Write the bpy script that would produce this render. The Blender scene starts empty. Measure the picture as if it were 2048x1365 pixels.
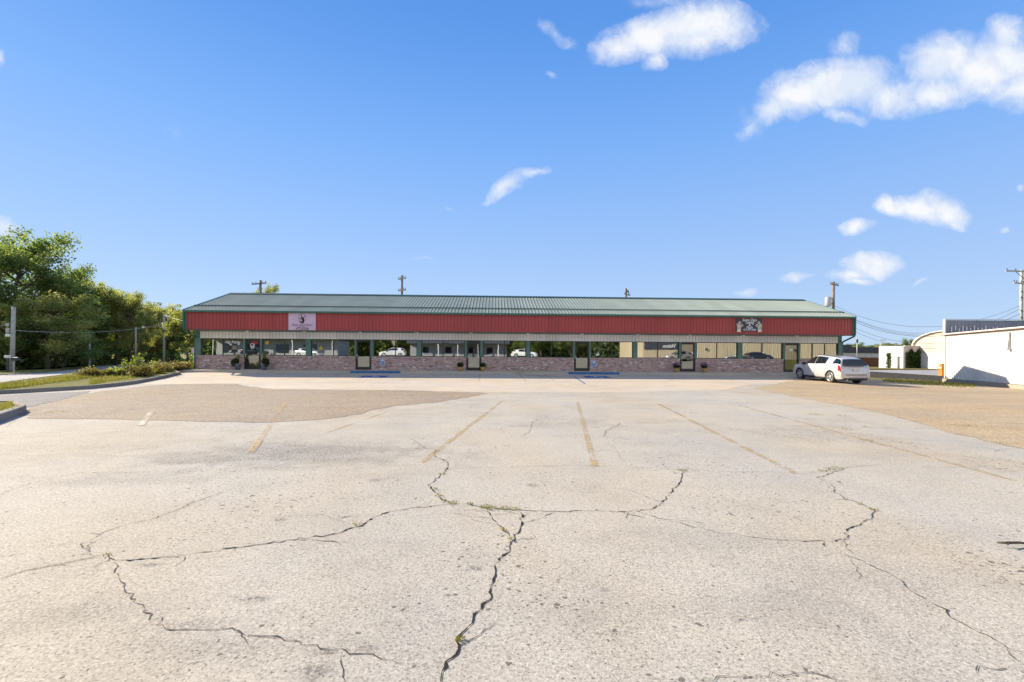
import bpy, bmesh, math, random
from mathutils import Vector, Matrix
R = random.Random(7)
scene = bpy.context.scene
COL = scene.collection
rad = math.radians

# ------------------------------------------------------------------ survey of the place (metres)
F, CX, HY = 950.0, 1024.0, 712.0            # photo: focal length in pixels, optical axis
YAW, ROLL, CAMZ = rad(2.2), 0.0068, 1.65
FWD = Vector((math.sin(YAW), math.cos(YAW), 0)); RGT = Vector((math.cos(YAW), -math.sin(YAW), 0)); UP = Vector((0, 0, 1))
WALL_Y = 33.5

def clamp(t, a=0.0, b=1.0): return max(a, min(b, t))
def height(x, y):
    g = 0.42 * clamp((y - 20) / 11.5)
    s = clamp((x - 18) / 16)
    z = g * (1 - s) - 0.2 * s * clamp((y - 8) / 12)
    return z * clamp((x + 34) / 12) + 1.3 * clamp((-6 - y) / 9)
def ray(px, py):
    dx, dy = px - CX, py - HY
    u = dx * math.cos(ROLL) + dy * math.sin(ROLL); v = -dx * math.sin(ROLL) + dy * math.cos(ROLL)
    return RGT * u + FWD * F - UP * v
def at(px, py, dz=0.0):                      # where the surveyed point lies on the ground
    d = ray(px, py); z = 0.0
    for _ in range(60):
        t = (CAMZ - z - dz) / max(1e-6, -d.z)
        p = d * t; z = 0.5 * z + 0.5 * height(p.x, p.y)
    return Vector((p.x, p.y, height(p.x, p.y)))
def far(px, depth):                          # plan position at a surveyed depth
    p = RGT * ((px - CX) / F * depth) + FWD * depth
    return p.x, p.y
def zat(px, py, depth):
    return CAMZ + (HY + ROLL * (px - CX) - py) / F * depth
def xw(px, y=WALL_Y): return y * math.tan(math.atan((px - CX) / F) + YAW)

# ------------------------------------------------------------------ object helpers
def tag(o, label=None, cat=None, group=None, kind=None):
    if label: o['label'] = label
    if cat: o['category'] = cat
    if group: o['group'] = group
    if kind: o['kind'] = kind
    return o
def thing(name, label, cat, loc=(0, 0, 0), rz=0.0, group=None):
    o = bpy.data.objects.new(name, None); COL.objects.link(o)
    o.location = loc; o.rotation_euler = (0, 0, rz); o.empty_display_size = 0.3
    return tag(o, label, cat, group)
def copy_tree(o, parent=None):
    c = o.copy(); COL.objects.link(c)
    if parent: c.parent = parent
    for ch in o.children: copy_tree(ch, c)
    return c

class MB:
    def __init__(s): s.v = []; s.f = []; s.sm = []
    def quad(s, pts, smooth=False):
        n = len(s.v); s.v += [tuple(p) for p in pts]; s.f.append(tuple(range(n, n + len(pts)))); s.sm.append(smooth); return s
    def box(s, x0, x1, y0, y1, z0, z1, M=None):
        n = len(s.v)
        pts = [Vector((x, y, z)) for z in (z0, z1) for y in (y0, y1) for x in (x0, x1)]
        if M is not None: pts = [M @ p for p in pts]
        s.v += [tuple(p) for p in pts]
        for q in ((0, 2, 3, 1), (4, 5, 7, 6), (0, 1, 5, 4), (2, 6, 7, 3), (0, 4, 6, 2), (1, 3, 7, 5)):
            s.f.append(tuple(n + i for i in q)); s.sm.append(False)
        return s
    def tube(s, pts, r, n=8, cap=True, smooth=True):
        pts = [Vector(p) for p in pts]; rs = r if isinstance(r, (list, tuple)) else [r] * len(pts)
        base = len(s.v); prev = None
        for i, p in enumerate(pts):
            d = (pts[min(i + 1, len(pts) - 1)] - pts[max(i - 1, 0)])
            d = d.normalized() if d.length > 1e-9 else Vector((0, 0, 1))
            a = prev if prev is not None else (Vector((1, 0, 0)) if abs(d.x) < 0.8 else Vector((0, 1, 0)))
            a = (a - d * a.dot(d)).normalized(); b = d.cross(a); prev = a
            for k in range(n):
                t = 2 * math.pi * k / n
                s.v.append(tuple(p + (a * math.cos(t) + b * math.sin(t)) * rs[i]))
        for i in range(len(pts) - 1):
            for k in range(n):
                k2 = (k + 1) % n
                s.f.append((base + i * n + k, base + i * n + k2, base + (i + 1) * n + k2, base + (i + 1) * n + k)); s.sm.append(smooth)
        if cap:
            s.f.append(tuple(base + k for k in reversed(range(n)))); s.sm.append(False)
            e = base + (len(pts) - 1) * n
            s.f.append(tuple(e + k for k in range(n))); s.sm.append(False)
        return s
    def lathe(s, prof, c=(0, 0, 0), n=16, axis='z', smooth=True):
        base = len(s.v)
        for (r, h) in prof:
            for k in range(n):
                t = 2 * math.pi * k / n; a, b = r * math.cos(t), r * math.sin(t)
                p = (a, b, h) if axis == 'z' else ((a, h, b) if axis == 'y' else (h, a, b))
                s.v.append((p[0] + c[0], p[1] + c[1], p[2] + c[2]))
        for i in range(len(prof) - 1):
            for k in range(n):
                k2 = (k + 1) % n
                s.f.append((base + i * n + k, base + i * n + k2, base + (i + 1) * n + k2, base + (i + 1) * n + k)); s.sm.append(smooth)
        s.f.append(tuple(base + k for k in range(n))); s.sm.append(False)
        e = base + (len(prof) - 1) * n
        s.f.append(tuple(e + k for k in range(n))); s.sm.append(False)
        return s
    def prism(s, poly, axis, a0, a1):        # poly of 2-D points extruded along an axis
        def P(p, a):
            if axis == 'x': return (a, p[0], p[1])
            if axis == 'y': return (p[0], a, p[1])
            return (p[0], p[1], a)
        n = len(s.v); m = len(poly)
        s.v += [P(p, a0) for p in poly] + [P(p, a1) for p in poly]
        s.f.append(tuple(n + i for i in range(m))); s.f.append(tuple(n + m + i for i in reversed(range(m)))); s.sm += [False, False]
        for i in range(m):
            j = (i + 1) % m; s.f.append((n + i, n + m + i, n + m + j, n + j)); s.sm.append(False)
        return s
    def build(s, name, m, parent=None, fix=True):
        me = bpy.data.meshes.new(name); me.from_pydata(s.v, [], s.f)
        me.polygons.foreach_set('use_smooth', s.sm)
        if fix:
            bm = bmesh.new(); bm.from_mesh(me); bmesh.ops.recalc_face_normals(bm, faces=bm.faces); bm.to_mesh(me); bm.free()
        me.materials.append(m); me.update()
        o = bpy.data.objects.new(name, me); COL.objects.link(o)
        if parent is not None: o.parent = parent
        return o
def bevel(o, w=0.02, seg=2):
    md = o.modifiers.new('bevel', 'BEVEL'); md.width = w; md.segments = seg; md.limit_method = 'ANGLE'; md.angle_limit = rad(40)
    return o
def text(s, name, size, m, parent, loc, rot=(math.pi / 2, 0, 0), shear=0.0, ext=0.004, align='CENTER', space=1.0, width=None):
    cu = bpy.data.curves.new(name, 'FONT'); cu.body = s; cu.size = size; cu.shear = shear; cu.extrude = ext
    cu.align_x = align; cu.align_y = 'CENTER'; cu.space_character = space; cu.resolution_u = 3; cu.offset = size * 0.012
    t = bpy.data.objects.new(name, cu); COL.objects.link(t)
    dg = bpy.context.evaluated_depsgraph_get(); me = bpy.data.meshes.new_from_object(t.evaluated_get(dg))
    bpy.data.objects.remove(t); me.materials.clear(); me.materials.append(m)
    if width:
        xs = [v.co.x for v in me.vertices]; w = max(xs) - min(xs)
        for v in me.vertices: v.co.x *= width / w
    o = bpy.data.objects.new(name, me); COL.objects.link(o); o.parent = parent; o.location = loc; o.rotation_euler = rot
    return o

XCUTS = [18 + i for i in range(0, 17)]; YCUTS = [-15, -12, -9, -6] + [8 + i for i in range(12)] + [20 + i * 11.5 / 12 for i in range(13)]
def drape(poly, off, name, m, kind='structure', parent=None, sub=None):
    bm = bmesh.new(); f = bm.faces.new([bm.verts.new((p[0], p[1], 0)) for p in poly])
    xs = [p[0] for p in poly]; ys = [p[1] for p in poly]
    def cut(co, no):
        bmesh.ops.bisect_plane(bm, geom=bm.verts[:] + bm.edges[:] + bm.faces[:], plane_co=co, plane_no=no, dist=1e-5)
    bmesh.ops.triangulate(bm, faces=bm.faces[:])
    for x in XCUTS + [-34, -31, -28, -25, -22] + (sub or []):
        if min(xs) < x < max(xs): cut((x, 0, 0), (1, 0, 0))
    for y in YCUTS:
        if min(ys) < y < max(ys): cut((0, y, 0), (0, 1, 0))
    for v in bm.verts: v.co.z = height(v.co.x, v.co.y) + off
    bmesh.ops.triangulate(bm, faces=[f for f in bm.faces if len(f.verts) > 4])
    bmesh.ops.recalc_face_normals(bm, faces=bm.faces)
    for f in bm.faces:
        if f.normal.z < 0: f.normal_flip()
    me = bpy.data.meshes.new(name); bm.to_mesh(me); bm.free(); me.materials.append(m)
    o = bpy.data.objects.new(name, me); COL.objects.link(o)
    if parent is not None: o.parent = parent
    return tag(o, kind=kind) if kind else o
def rough(poly, amp, n=5, seed=1):            # break straight edges into ragged ones
    r = random.Random(seed); out = []
    for i, p in enumerate(poly):
        q = poly[(i + 1) % len(poly)]; p = Vector((p[0], p[1], 0)); q = Vector((q[0], q[1], 0)); d = q - p
        nn = max(1, min(30, int(d.length / 0.3))); nrm = Vector((-d.y, d.x, 0)).normalized()
        for k in range(nn):
            o = r.uniform(-amp, amp) if k else 0
            a = p + d * (k / nn) + nrm * o; out.append((a.x, a.y))
    return out

# ------------------------------------------------------------------ materials
class G:
    def __init__(s, name):
        s.m = bpy.data.materials.new(name); s.m.use_nodes = True; s.nt = s.m.node_tree
        s.b = s.nt.nodes['Principled BSDF']; s.out = s.nt.nodes['Material Output']
        s.co = s.n('ShaderNodeTexCoord').outputs['Object']
    def n(s, t, **k):
        x = s.nt.nodes.new(t)
        for a, v in k.items(): setattr(x, a, v)
        return x
    def l(s, a, b): s.nt.links.new(a, b)
    def put(s, sock, v):
        if hasattr(v, 'is_linked'): s.l(v, sock)
        else: sock.default_value = v if not isinstance(v, tuple) or len(v) == 4 or sock.type == 'VECTOR' else (*v, 1)
    def math(s, op, a, b=0.0, c=0.0):
        x = s.n('ShaderNodeMath', operation=op); s.put(x.inputs[0], a); s.put(x.inputs[1], b); s.put(x.inputs[2], c); return x.outputs[0]
    def vmul(s, v, xyz):
        x = s.n('ShaderNodeVectorMath', operation='MULTIPLY'); s.l(v, x.inputs[0]); x.inputs[1].default_value = xyz; return x.outputs[0]
    def noise(s, scale, detail=4, rough=.55, v=None, dist=0.0, col=False):
        x = s.n('ShaderNodeTexNoise'); s.l(v or s.co, x.inputs['Vector']); x.inputs['Scale'].default_value = scale
        x.inputs['Detail'].default_value = detail; x.inputs['Roughness'].default_value = rough; x.inputs['Distortion'].default_value = dist
        return x.outputs['Color' if col else 'Fac']
    def vor(s, scale, out='Distance', v=None, feature='F1', rnd=1.0):
        x = s.n('ShaderNodeTexVoronoi', feature=feature); s.l(v or s.co, x.inputs['Vector']); x.inputs['Scale'].default_value = scale
        x.inputs['Randomness'].default_value = rnd; return x.outputs[out]
    def ramp(s, fac, stops, interp='LINEAR'):
        x = s.n('ShaderNodeValToRGB'); x.color_ramp.interpolation = interp; e = x.color_ramp.elements
        while len(e) > 1: e.remove(e[0])
        for i, (p, c) in enumerate(stops):
            el = e[0] if i == 0 else e.new(p)
            el.position = p; el.color = (*c, 1) if isinstance(c, tuple) else (c, c, c, 1)
        s.put(x.inputs[0], fac); return x.outputs[0]
    def mix(s, f, a, b, mode='MIX'):
        x = s.n('ShaderNodeMix', data_type='RGBA', blend_type=mode); s.put(x.inputs[0], f); s.put(x.inputs[6], a); s.put(x.inputs[7], b); return x.outputs[2]
    def step(s, v, a, b):
        x = s.n('ShaderNodeMapRange', interpolation_type='SMOOTHSTEP'); s.put(x.inputs['Value'], v)
        x.inputs['From Min'].default_value = a; x.inputs['From Max'].default_value = b; return x.outputs['Result']
    def sep(s, v=None):
        x = s.n('ShaderNodeSeparateXYZ'); s.l(v or s.co, x.inputs[0]); return x.outputs
    def bump(s, h, strength=.4, dist=.02):
        x = s.n('ShaderNodeBump'); s.put(x.inputs['Height'], h); x.inputs['Strength'].default_value = strength
        x.inputs['Distance'].default_value = dist; s.l(x.outputs[0], s.b.inputs['Normal'])
    def fin(s, col, rough=.8, metal=0.0, spec=.5):
        s.put(s.b.inputs['Base Color'], col); s.put(s.b.inputs['Roughness'], rough); s.b.inputs['Metallic'].default_value = metal
        s.b.inputs['Specular IOR Level'].default_value = spec; return s.m

def plain(name, c, rough=.6, metal=0.0, var=.12, scale=3.0, spec=.5, bumps=0.0):
    g = G(name); n = g.noise(scale, 5); n2 = g.noise(scale * 14, 3)
    f = g.math('ADD', g.math('MULTIPLY', n, .7), g.math('MULTIPLY', n2, .3))
    lo = tuple(x * (1 - var * 1.6) for x in c); hi = tuple(min(1, x * (1 + var * 1.6)) for x in c)
    if bumps: g.bump(n2, .3, bumps)
    return g.fin(g.ramp(f, [(.3, lo), (.7, hi)]), rough, metal, spec)

def concrete(name, base, dark, pit=1.0, stains=(), grain=1.0, streak=(1, 1, 1), agg=95):
    g = G(name); v = g.co
    big = g.noise(.16, 5, .6, g.vmul(v, streak)); mid = g.noise(1.1, 6, .65, g.vmul(v, streak)); fine = g.noise(38, 4, .7)
    c = g.ramp(g.math('ADD', g.math('MULTIPLY', big, .55), g.math('MULTIPLY', mid, .45)), [(.33, dark), (.5, base), (.68, tuple(x * 1.12 for x in base))])
    c = g.mix(1.0, c, g.ramp(g.noise(.23, 4, .6, g.vmul(v, (1.3, .8, 1))), [(.35, (.93, .965, 1.03)), (.5, (1, 1, 1)), (.65, (1.02, .985, .93))]), 'MULTIPLY')
    cell = g.n('ShaderNodeSeparateColor'); g.l(g.vor(agg, 'Color'), cell.inputs[0])
    c = g.mix(1.0, c, g.ramp(cell.outputs[0], [(0, 1 - .5 * grain), (.22, 1 - .14 * grain), (.7, 1.0), (1, 1 + .2 * grain)]), 'MULTIPLY')
    c = g.mix(1.0, c, g.ramp(fine, [(.3, 1 - .28 * grain), (.55, 1.0), (.75, 1 + .12 * grain)]), 'MULTIPLY')
    for (x, y, rx, ry, k) in stains:
        sm_ = rx < .3
        d = g.n('ShaderNodeVectorMath', operation='SUBTRACT'); g.l(v, d.inputs[0]); d.inputs[1].default_value = (x, y, 0)
        ln = g.n('ShaderNodeVectorMath', operation='LENGTH'); g.l(g.vmul(d.outputs[0], (1 / rx, 1 / ry, 0)), ln.inputs[0])
        wob = g.math('ADD', ln.outputs['Value'], g.math('MULTIPLY', g.math('SUBTRACT', g.noise(11 if sm_ else 2.2, 5, .7), .5), 1.1 if sm_ else 1.5))
        msk = g.math('MULTIPLY', g.step(wob, 1.0, .1), g.math('MULTIPLY', g.math('ADD', g.step(g.noise(34, 3, .7), .42, .6), .22), k))
        c = g.mix(msk, c, (.13, .12, .115))
    # small pits and dark stones, thicker in worn areas
    wear = g.step(g.noise(.45, 4, .6), .42, .72)
    for sc, r0, keep in ((6.0, .19, .55), (13.0, .33, .45), (32.0, .40, .4)):
        x = g.n('ShaderNodeTexVoronoi', feature='F1'); wv = g.n('ShaderNodeVectorMath', operation='ADD')
        g.l(v, wv.inputs[0]); g.l(g.vmul(g.noise(sc * 1.7, 2, .5, col=True), (.6 / sc, .6 / sc, 0)), wv.inputs[1])
        g.l(wv.outputs[0], x.inputs['Vector']); x.inputs['Scale'].default_value = sc
        cs = g.n('ShaderNodeSeparateColor'); g.l(x.outputs['Color'], cs.inputs[0])
        thr = g.math('MULTIPLY', g.math('MULTIPLY', g.step(cs.outputs[0], keep, 1.0), r0), g.math('ADD', g.math('MULTIPLY', wear, .8), .4))
        msk = g.math('MULTIPLY', g.math('LESS_THAN', x.outputs['Distance'], thr), .8 * pit)
        c = g.mix(msk, c, (.11, .095, .085))
    h = g.math('ADD', g.math('MULTIPLY', fine, .5), g.math('MULTIPLY', cell.outputs[1], .5))
    g.bump(h, .55 * grain, .016)
    return g.fin(c, .88, 0, .25)

def bricks(name, w, h, vertical=False):
    g = G(name); X, Y, Z = g.sep()
    a = g.math('DIVIDE', g.math('ADD', X, Y), w); r = g.math('DIVIDE', Z, h)
    row = g.math('FLOOR', r)
    if not vertical: a = g.math('ADD', a, g.math('MULTIPLY', g.math('MODULO', row, 2.0), .5))
    col = g.math('FLOOR', a); fx = g.math('SUBTRACT', a, col); fz = g.math('SUBTRACT', r, row)
    wn = g.n('ShaderNodeTexWhiteNoise', noise_dimensions='2D'); cv = g.n('ShaderNodeCombineXYZ'); g.l(col, cv.inputs[0]); g.l(row, cv.inputs[1]); g.l(cv.outputs[0], wn.inputs['Vector'])
    c = g.ramp(wn.outputs['Value'], [(0, (.05, .042, .055)), (.1, (.12, .08, .08)), (.2, (.33, .17, .15)), (.38, (.42, .22, .19)), (.58, (.48, .31, .28)), (.74, (.37, .19, .17)), (.85, (.54, .40, .36)), (.94, (.36, .30, .31)), (.985, (.72, .68, .65))])
    c = g.mix(.25, c, g.ramp(g.noise(60, 3), [(.3, (.2, .12, .11)), (.7, (.5, .36, .33))]))
    mw, mh = .012 / w, .012 / h
    m = g.math('MAXIMUM', g.math('MAXIMUM', g.math('LESS_THAN', fx, mw), g.math('GREATER_THAN', fx, 1 - mw * .2)), g.math('LESS_THAN', fz, mh))
    c = g.mix(m, c, (.60, .56, .55))
    c = g.mix(1.0, c, (1.10, 1.12, 1.13), 'MULTIPLY')
    g.bump(g.math('SUBTRACT', 1.0, m), .5, .01)
    return g.fin(c, .85, 0, .3)

def leafmat(name, cols, trans=.62, scale=.55):
    g = G(name); oi = g.n('ShaderNodeObjectInfo').outputs['Random']
    off = g.n('ShaderNodeVectorMath', operation='ADD'); g.l(g.co, off.inputs[0])
    sc = g.n('ShaderNodeCombineXYZ'); g.l(g.math('MULTIPLY', oi, 40.0), sc.inputs[0]); g.l(sc.outputs[0], off.inputs[1])
    f = g.math('ADD', g.math('MULTIPLY', g.noise(scale, 3, .6, off.outputs[0]), .6), g.math('MULTIPLY', g.noise(6.5, 2, .6, off.outputs[0]), .4))
    n = len(cols); c = g.ramp(f, [(.35 + .27 * i / (n - 1), cols[i]) for i in range(n)])
    g.fin(c, .55, 0, .35)
    t = g.n('ShaderNodeBsdfTranslucent'); g.l(g.mix(1.0, c, (1.3, 1.45, .62), 'MULTIPLY'), t.inputs[0])
    mx = g.n('ShaderNodeMixShader'); mx.inputs[0].default_value = trans; g.l(g.b.outputs[0], mx.inputs[1]); g.l(t.outputs[0], mx.inputs[2])
    g.l(mx.outputs[0], g.out.inputs[0]); return g.m

def glassmat(name, refl=.6, tint=(.75, .8, .8), wave=.0035, see=(.75, .75, .72)):
    g = G(name)
    gl = g.n('ShaderNodeBsdfGlossy'); gl.inputs['Color'].default_value = (*tint, 1); gl.inputs['Roughness'].default_value = .012
    tr = g.n('ShaderNodeBsdfTransparent'); tr.inputs['Color'].default_value = (*see, 1)
    b = g.n('ShaderNodeBump'); g.l(g.noise(.9, 2, .4), b.inputs['Height']); b.inputs['Strength'].default_value = 1; b.inputs['Distance'].default_value = wave
    g.l(b.outputs[0], gl.inputs['Normal'])
    mx = g.n('ShaderNodeMixShader'); mx.inputs[0].default_value = refl; g.l(tr.outputs[0], mx.inputs[1]); g.l(gl.outputs[0], mx.inputs[2])
    g.l(mx.outputs[0], g.out.inputs[0]); return g.m

def paintstripe(name, c, keep=.5):
    g = G(name); tr = g.n('ShaderNodeBsdfTransparent')
    w = g.math('ADD', g.math('MULTIPLY', g.noise(9, 5, .75), .6), g.math('MULTIPLY', g.noise(1.1, 3, .6), .4))
    g.fin(g.ramp(g.noise(30, 3), [(.3, tuple(x * .8 for x in c)), (.7, c)]), .8)
    mx = g.n('ShaderNodeMixShader'); g.l(g.step(w, keep - .09, keep + .13), mx.inputs[0]); g.l(g.b.outputs[0], mx.inputs[1]); g.l(tr.outputs[0], mx.inputs[2])
    g.l(mx.outputs[0], g.out.inputs[0]); return g.m

P0 = at(600, 905)
stains = [(P0.x, P0.y, 3.2, 1.5, .62)]
for px, py, rx, ry, k in ((420, 920, 1.6, .5, .35), (1100, 850, 2.4, .9, .22), (1500, 1080, 2.0, .5, .25), (130, 1230, 1.0, .35, .3), (380, 1250, .35, .14, .5), (1400, 1220, 2.2, .35, .2), (1250, 780, 5, 1.0, .2), (450, 1290, .9, .2, .3), (250, 960, 1.6, .5, .3), (1750, 1150, 1.3, .5, .22)):
    p = at(px, py); stains.append((p.x, p.y, rx, ry, k))
for px, py, rx, ry in ((1065, 971, .12, .14), (632, 1345, .13, .11), (650, 1305, .11, .06), (735, 1297, .09, .06), (950, 1137, .11, .07), (510, 1198, .19, .06), (750, 961, .14, .12), (900, 1190, .05, .03), (1210, 1180, .06, .04), (560, 1040, .1, .06), (1480, 1240, .05, .04), (300, 1130, .15, .06)):
    p = at(px, py); stains.append((p.x, p.y, rx, ry, .75))
M = {}
M['concrete'] = concrete('weathered_concrete', (.53, .485, .41), (.435, .392, .33), 1.0, stains, grain=.88)
M['apron'] = concrete('smooth_concrete', (.59, .51, .41), (.49, .42, .335), .35, grain=.5, stains=[(2.6, 30.6, 1.3, .5, .8), (3.3, 29.9, 1.2, .35, .8), (14, 30.2, 1.2, .4, .6), (-5.5, 29.8, .5, .25, .7), (-3.8, 30, .45, .2, .7), (-8, 25, 4, .5, .25), (7, 26.5, 6, .6, .2)])
M['brown_asphalt'] = concrete('brown_asphalt', (.40, .325, .245), (.325, .26, .195), .55, grain=1.2, agg=40)
M['tan_asphalt'] = concrete('tan_asphalt', (.53, .41, .265), (.42, .32, .205), .45, grain=1.0, streak=(.25, 1, 1), agg=40)
M['grey_asphalt'] = concrete('grey_asphalt', (.25, .245, .245), (.19, .19, .195), .3, grain=1.1, agg=40)
M['road'] = concrete('road_asphalt', (.38, .37, .375), (.31, .305, .31), .15, grain=.6, agg=40)
M['kerb'] = concrete('kerb_concrete', (.30, .275, .24), (.2, .185, .165), .5, grain=.7)
M['walk'] = concrete('walk_concrete', (.52, .48, .42), (.42, .385, .34), .4, grain=.6, stains=[(2.0, 32.3, 2.2, .5, .8), (-9, 32.4, 2.5, .4, .4), (14, 32.4, 4, .4, .4)])
M['plinth'] = concrete('old_foundation', (.42, .37, .29), (.28, .25, .2), .6, grain=.8)
def groundmat():
    g = G('grass_ground'); n = g.noise(.5, 5, .65); n2 = g.noise(14, 4, .7)
    c = g.ramp(g.math('ADD', g.math('MULTIPLY', n, .6), g.math('MULTIPLY', n2, .4)), [(.3, (.07, .085, .022)), (.45, (.15, .155, .04)), (.55, (.22, .2, .065)), (.68, (.32, .245, .11))])
    g.bump(n2, .8, .06); return g.fin(c, .95, 0, .1)
M['ground'] = groundmat()
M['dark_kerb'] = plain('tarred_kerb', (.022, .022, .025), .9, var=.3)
M['grass'] = leafmat('grass_blades', [(.13, .135, .03), (.26, .24, .06), (.38, .32, .12)], .3, 1.2)
M['hair'] = paintstripe('hairline_crack', (.06, .05, .042), .66); M['crack'] = plain('crack_shadow_soil', (.04, .034, .028), .95, spec=.1)
M['yellow'] = paintstripe('worn_yellow_paint', (.56, .42, .21), .46)
M['faint'] = paintstripe('faint_yellow_paint', (.55, .43, .23), .45)
M['white_line'] = paintstripe('worn_white_paint', (.66, .58, .45), .5)
M['blue_paint'] = paintstripe('blue_ground_paint', (.05, .14, .42), .60)
M['white_paint'] = paintstripe('white_ground_paint', (.75, .78, .82), .62)
M['blue_kerb'] = plain('blue_kerb_paint', (.045, .15, .36), .7, var=.3, scale=5)
M['stain'] = paintstripe('oil_stain', (.2, .165, .135), .49)
M['brick'] = bricks('old_brick', .205, .072); M['soldier'] = bricks('brick_cap', .072, .5, True)
def metal_panel(name, c, rough=.45, var=.08, dirt=.1):
    g = G(name); n = g.noise(.7, 5, .6, g.vmul(g.co, (1, 1, .3))); n2 = g.noise(9, 4)
    X = g.sep()[0]; wn = g.n('ShaderNodeTexWhiteNoise', noise_dimensions='1D'); g.l(g.math('FLOOR', g.math('DIVIDE', X, .9144)), wn.inputs['W'])
    c2 = g.ramp(n, [(.3, tuple(x * (1 - var) for x in c)), (.7, tuple(min(1, x * (1 + var)) for x in c))])
    c2 = g.mix(1.0, c2, g.ramp(wn.outputs['Value'], [(0, .93), (1, 1.06)]), 'MULTIPLY')
    c2 = g.mix(g.math('MULTIPLY', g.step(n2, .55, .8), dirt), c2, (.2, .17, .14))
    return g.fin(c2, rough, 0, .5)
M['red'] = metal_panel('red_metal', (.37, .054, .056)); M['white_panel'] = metal_panel('white_metal', (.88, .90, .91))
M['roof'] = metal_panel('green_roof_metal', (.235, .29, .255), .6, .1, .06); M['green'] = plain('green_trim', (.045, .145, .115), .45, var=.1)
M['green_post'] = plain('faded_green_post', (.105, .21, .185), .55, var=.12)
M['dark_green'] = plain('dark_green_trim', (.03, .075, .06), .45)
M['bronze'] = plain('bronze_frame', (.035, .032, .03), .4); M['chrome'] = plain('bright_metal', (.75, .75, .75), .25, .9)
M['soffit'] = metal_panel('soffit_metal', (.76, .74, .69)); M['lampwhite'] = plain('lamp_white', (.85, .83, .78), .35)
M['glass'] = glassmat('reflective_glass', .7, wave=.0014); M['doorglass'] = glassmat('door_glass', .36, wave=.001)
M['room'] = plain('room_wall', (.30, .26, .22), .9, var=.2, scale=1); M['roomfloor'] = plain('room_floor', (.28, .23, .18), .8)
M['white'] = plain('white_vinyl', (.8, .8, .8), .6, var=.03); M['black'] = plain('black_vinyl', (.02, .018, .03), .6, var=.1)
M['pink'] = plain('pink_sign_board', (.62, .47, .61), .6, var=.05); M['charcoal'] = plain('charcoal_sign_board', (.045, .05, .07), .6, var=.15)
M['bone'] = plain('cream_vinyl', (.75, .68, .57), .6); M['purple'] = plain('mauve_ink', (.2, .13, .24), .6)
M['yellow_vinyl'] = plain('yellow_vinyl', (.6, .42, .04), .6); M['red_vinyl'] = plain('red_vinyl', (.4, .02, .04), .5)
M['blue_sign'] = plain('blue_sign_face', (.04, .22, .6), .5, var=.06)
M['pole'] = plain('grey_wood_pole', (.22, .185, .16), .9, var=.25, scale=4); M['palepole'] = plain('pale_wood_pole', (.42, .41, .38), .85, var=.2, scale=4)
M['wire'] = plain('cable', (.16, .16, .18), .6); M['palewire'] = plain('pale_cable', (.5, .48, .44), .6)
M['iron'] = plain('dark_iron', (.05, .055, .06), .5); M['galv'] = plain('galvanised_grey', (.5, .5, .5), .45, .3)
M['orange'] = plain('orange_plastic', (.85, .22, .02), .5); M['terracotta'] = plain('mustard_pot', (.5, .33, .09), .7)
M['bluepot'] = plain('blue_grey_pot', (.13, .16, .2), .5); M['soil'] = plain('soil', (.05, .035, .025), .95)
M['bark'] = plain('bark', (.12, .095, .07), .95, var=.3, scale=6)
M['leaf_dark'] = leafmat('dark_leaves', [(.06, .078, .04), (.12, .165, .07), (.23, .275, .115), (.42, .44, .20)])
M['leaf_mid'] = leafmat('mid_leaves', [(.075, .085, .042), (.19, .195, .085), (.35, .33, .15), (.50, .45, .22)])
M['leaf_yellow'] = leafmat('yellow_leaves', [(.12, .10, .05), (.21, .22, .09), (.34, .34, .15), (.48, .45, .22)])
M['leaf_rust'] = leafmat('rust_leaves', [(.07, .06, .025), (.15, .11, .045), (.25, .19, .075), (.25, .26, .085)], .45, 2.5)
M['leaf_lime'] = leafmat('lime_leaves', [(.12, .16, .03), (.22, .27, .05), (.34, .36, .08)], .4, 3)
M['ivy'] = leafmat('ivy_leaves', [(.02, .04, .012), (.045, .075, .02), (.09, .13, .03)], .3, 1.5)
M['mum'] = leafmat('mauve_flowers', [(.16, .08, .2), (.3, .17, .36), (.42, .3, .46)], .3, 8)
M['pot_green'] = leafmat('pot_foliage', [(.015, .03, .012), (.04, .065, .02), (.09, .11, .03)], .3, 6)
M['plume'] = leafmat('plume_grass', [(.2, .2, .08), (.33, .32, .14), (.45, .42, .22)], .3, 6)
M['stucco'] = concrete('stained_stucco', (.62, .55, .49), (.46, .39, .34), .3, grain=.4, streak=(1, 1, .2)); M['wood'] = plain('brown_fence_wood', (.16, .075, .035), .85, var=.25, scale=5)

# ------------------------------------------------------------------ camera, sun, sky
cam = bpy.data.cameras.new('camera'); co = bpy.data.objects.new('camera', cam); COL.objects.link(co)
cam.sensor_width = 36; cam.lens = F / 2048 * 36; cam.shift_y = (HY - 682.5) / 2048; cam.clip_end = 6000; cam.clip_start = .05
rc = RGT * math.cos(ROLL) + UP * math.sin(ROLL); uc = UP * math.cos(ROLL) - RGT * math.sin(ROLL)
mw = Matrix((rc, uc, -FWD)).transposed().to_4x4(); mw.translation = Vector((0, 0, CAMZ)); co.matrix_world = mw
scene.camera = co
LIGHT = Vector((1.62, -.96, -1.0)).normalized()
sun = bpy.data.lights.new('sun', 'SUN'); sun.energy = 4.7; sun.angle = rad(.53); sun.color = (1.0, .87, .68)
so = bpy.data.objects.new('sun', sun); COL.objects.link(so); so.rotation_euler = LIGHT.to_track_quat('-Z', 'Y').to_euler(); so.location = (0, 0, 60)
EL = math.asin(-LIGHT.z); AZ = math.atan2(-LIGHT.x, -LIGHT.y)
w = bpy.data.worlds.new('World'); scene.world = w; w.use_nodes = True
nt = w.node_tree; bg = nt.nodes['Background']
def wn(t, **k):
    x = nt.nodes.new(t)
    for a, v in k.items(): setattr(x, a, v)
    return x
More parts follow.
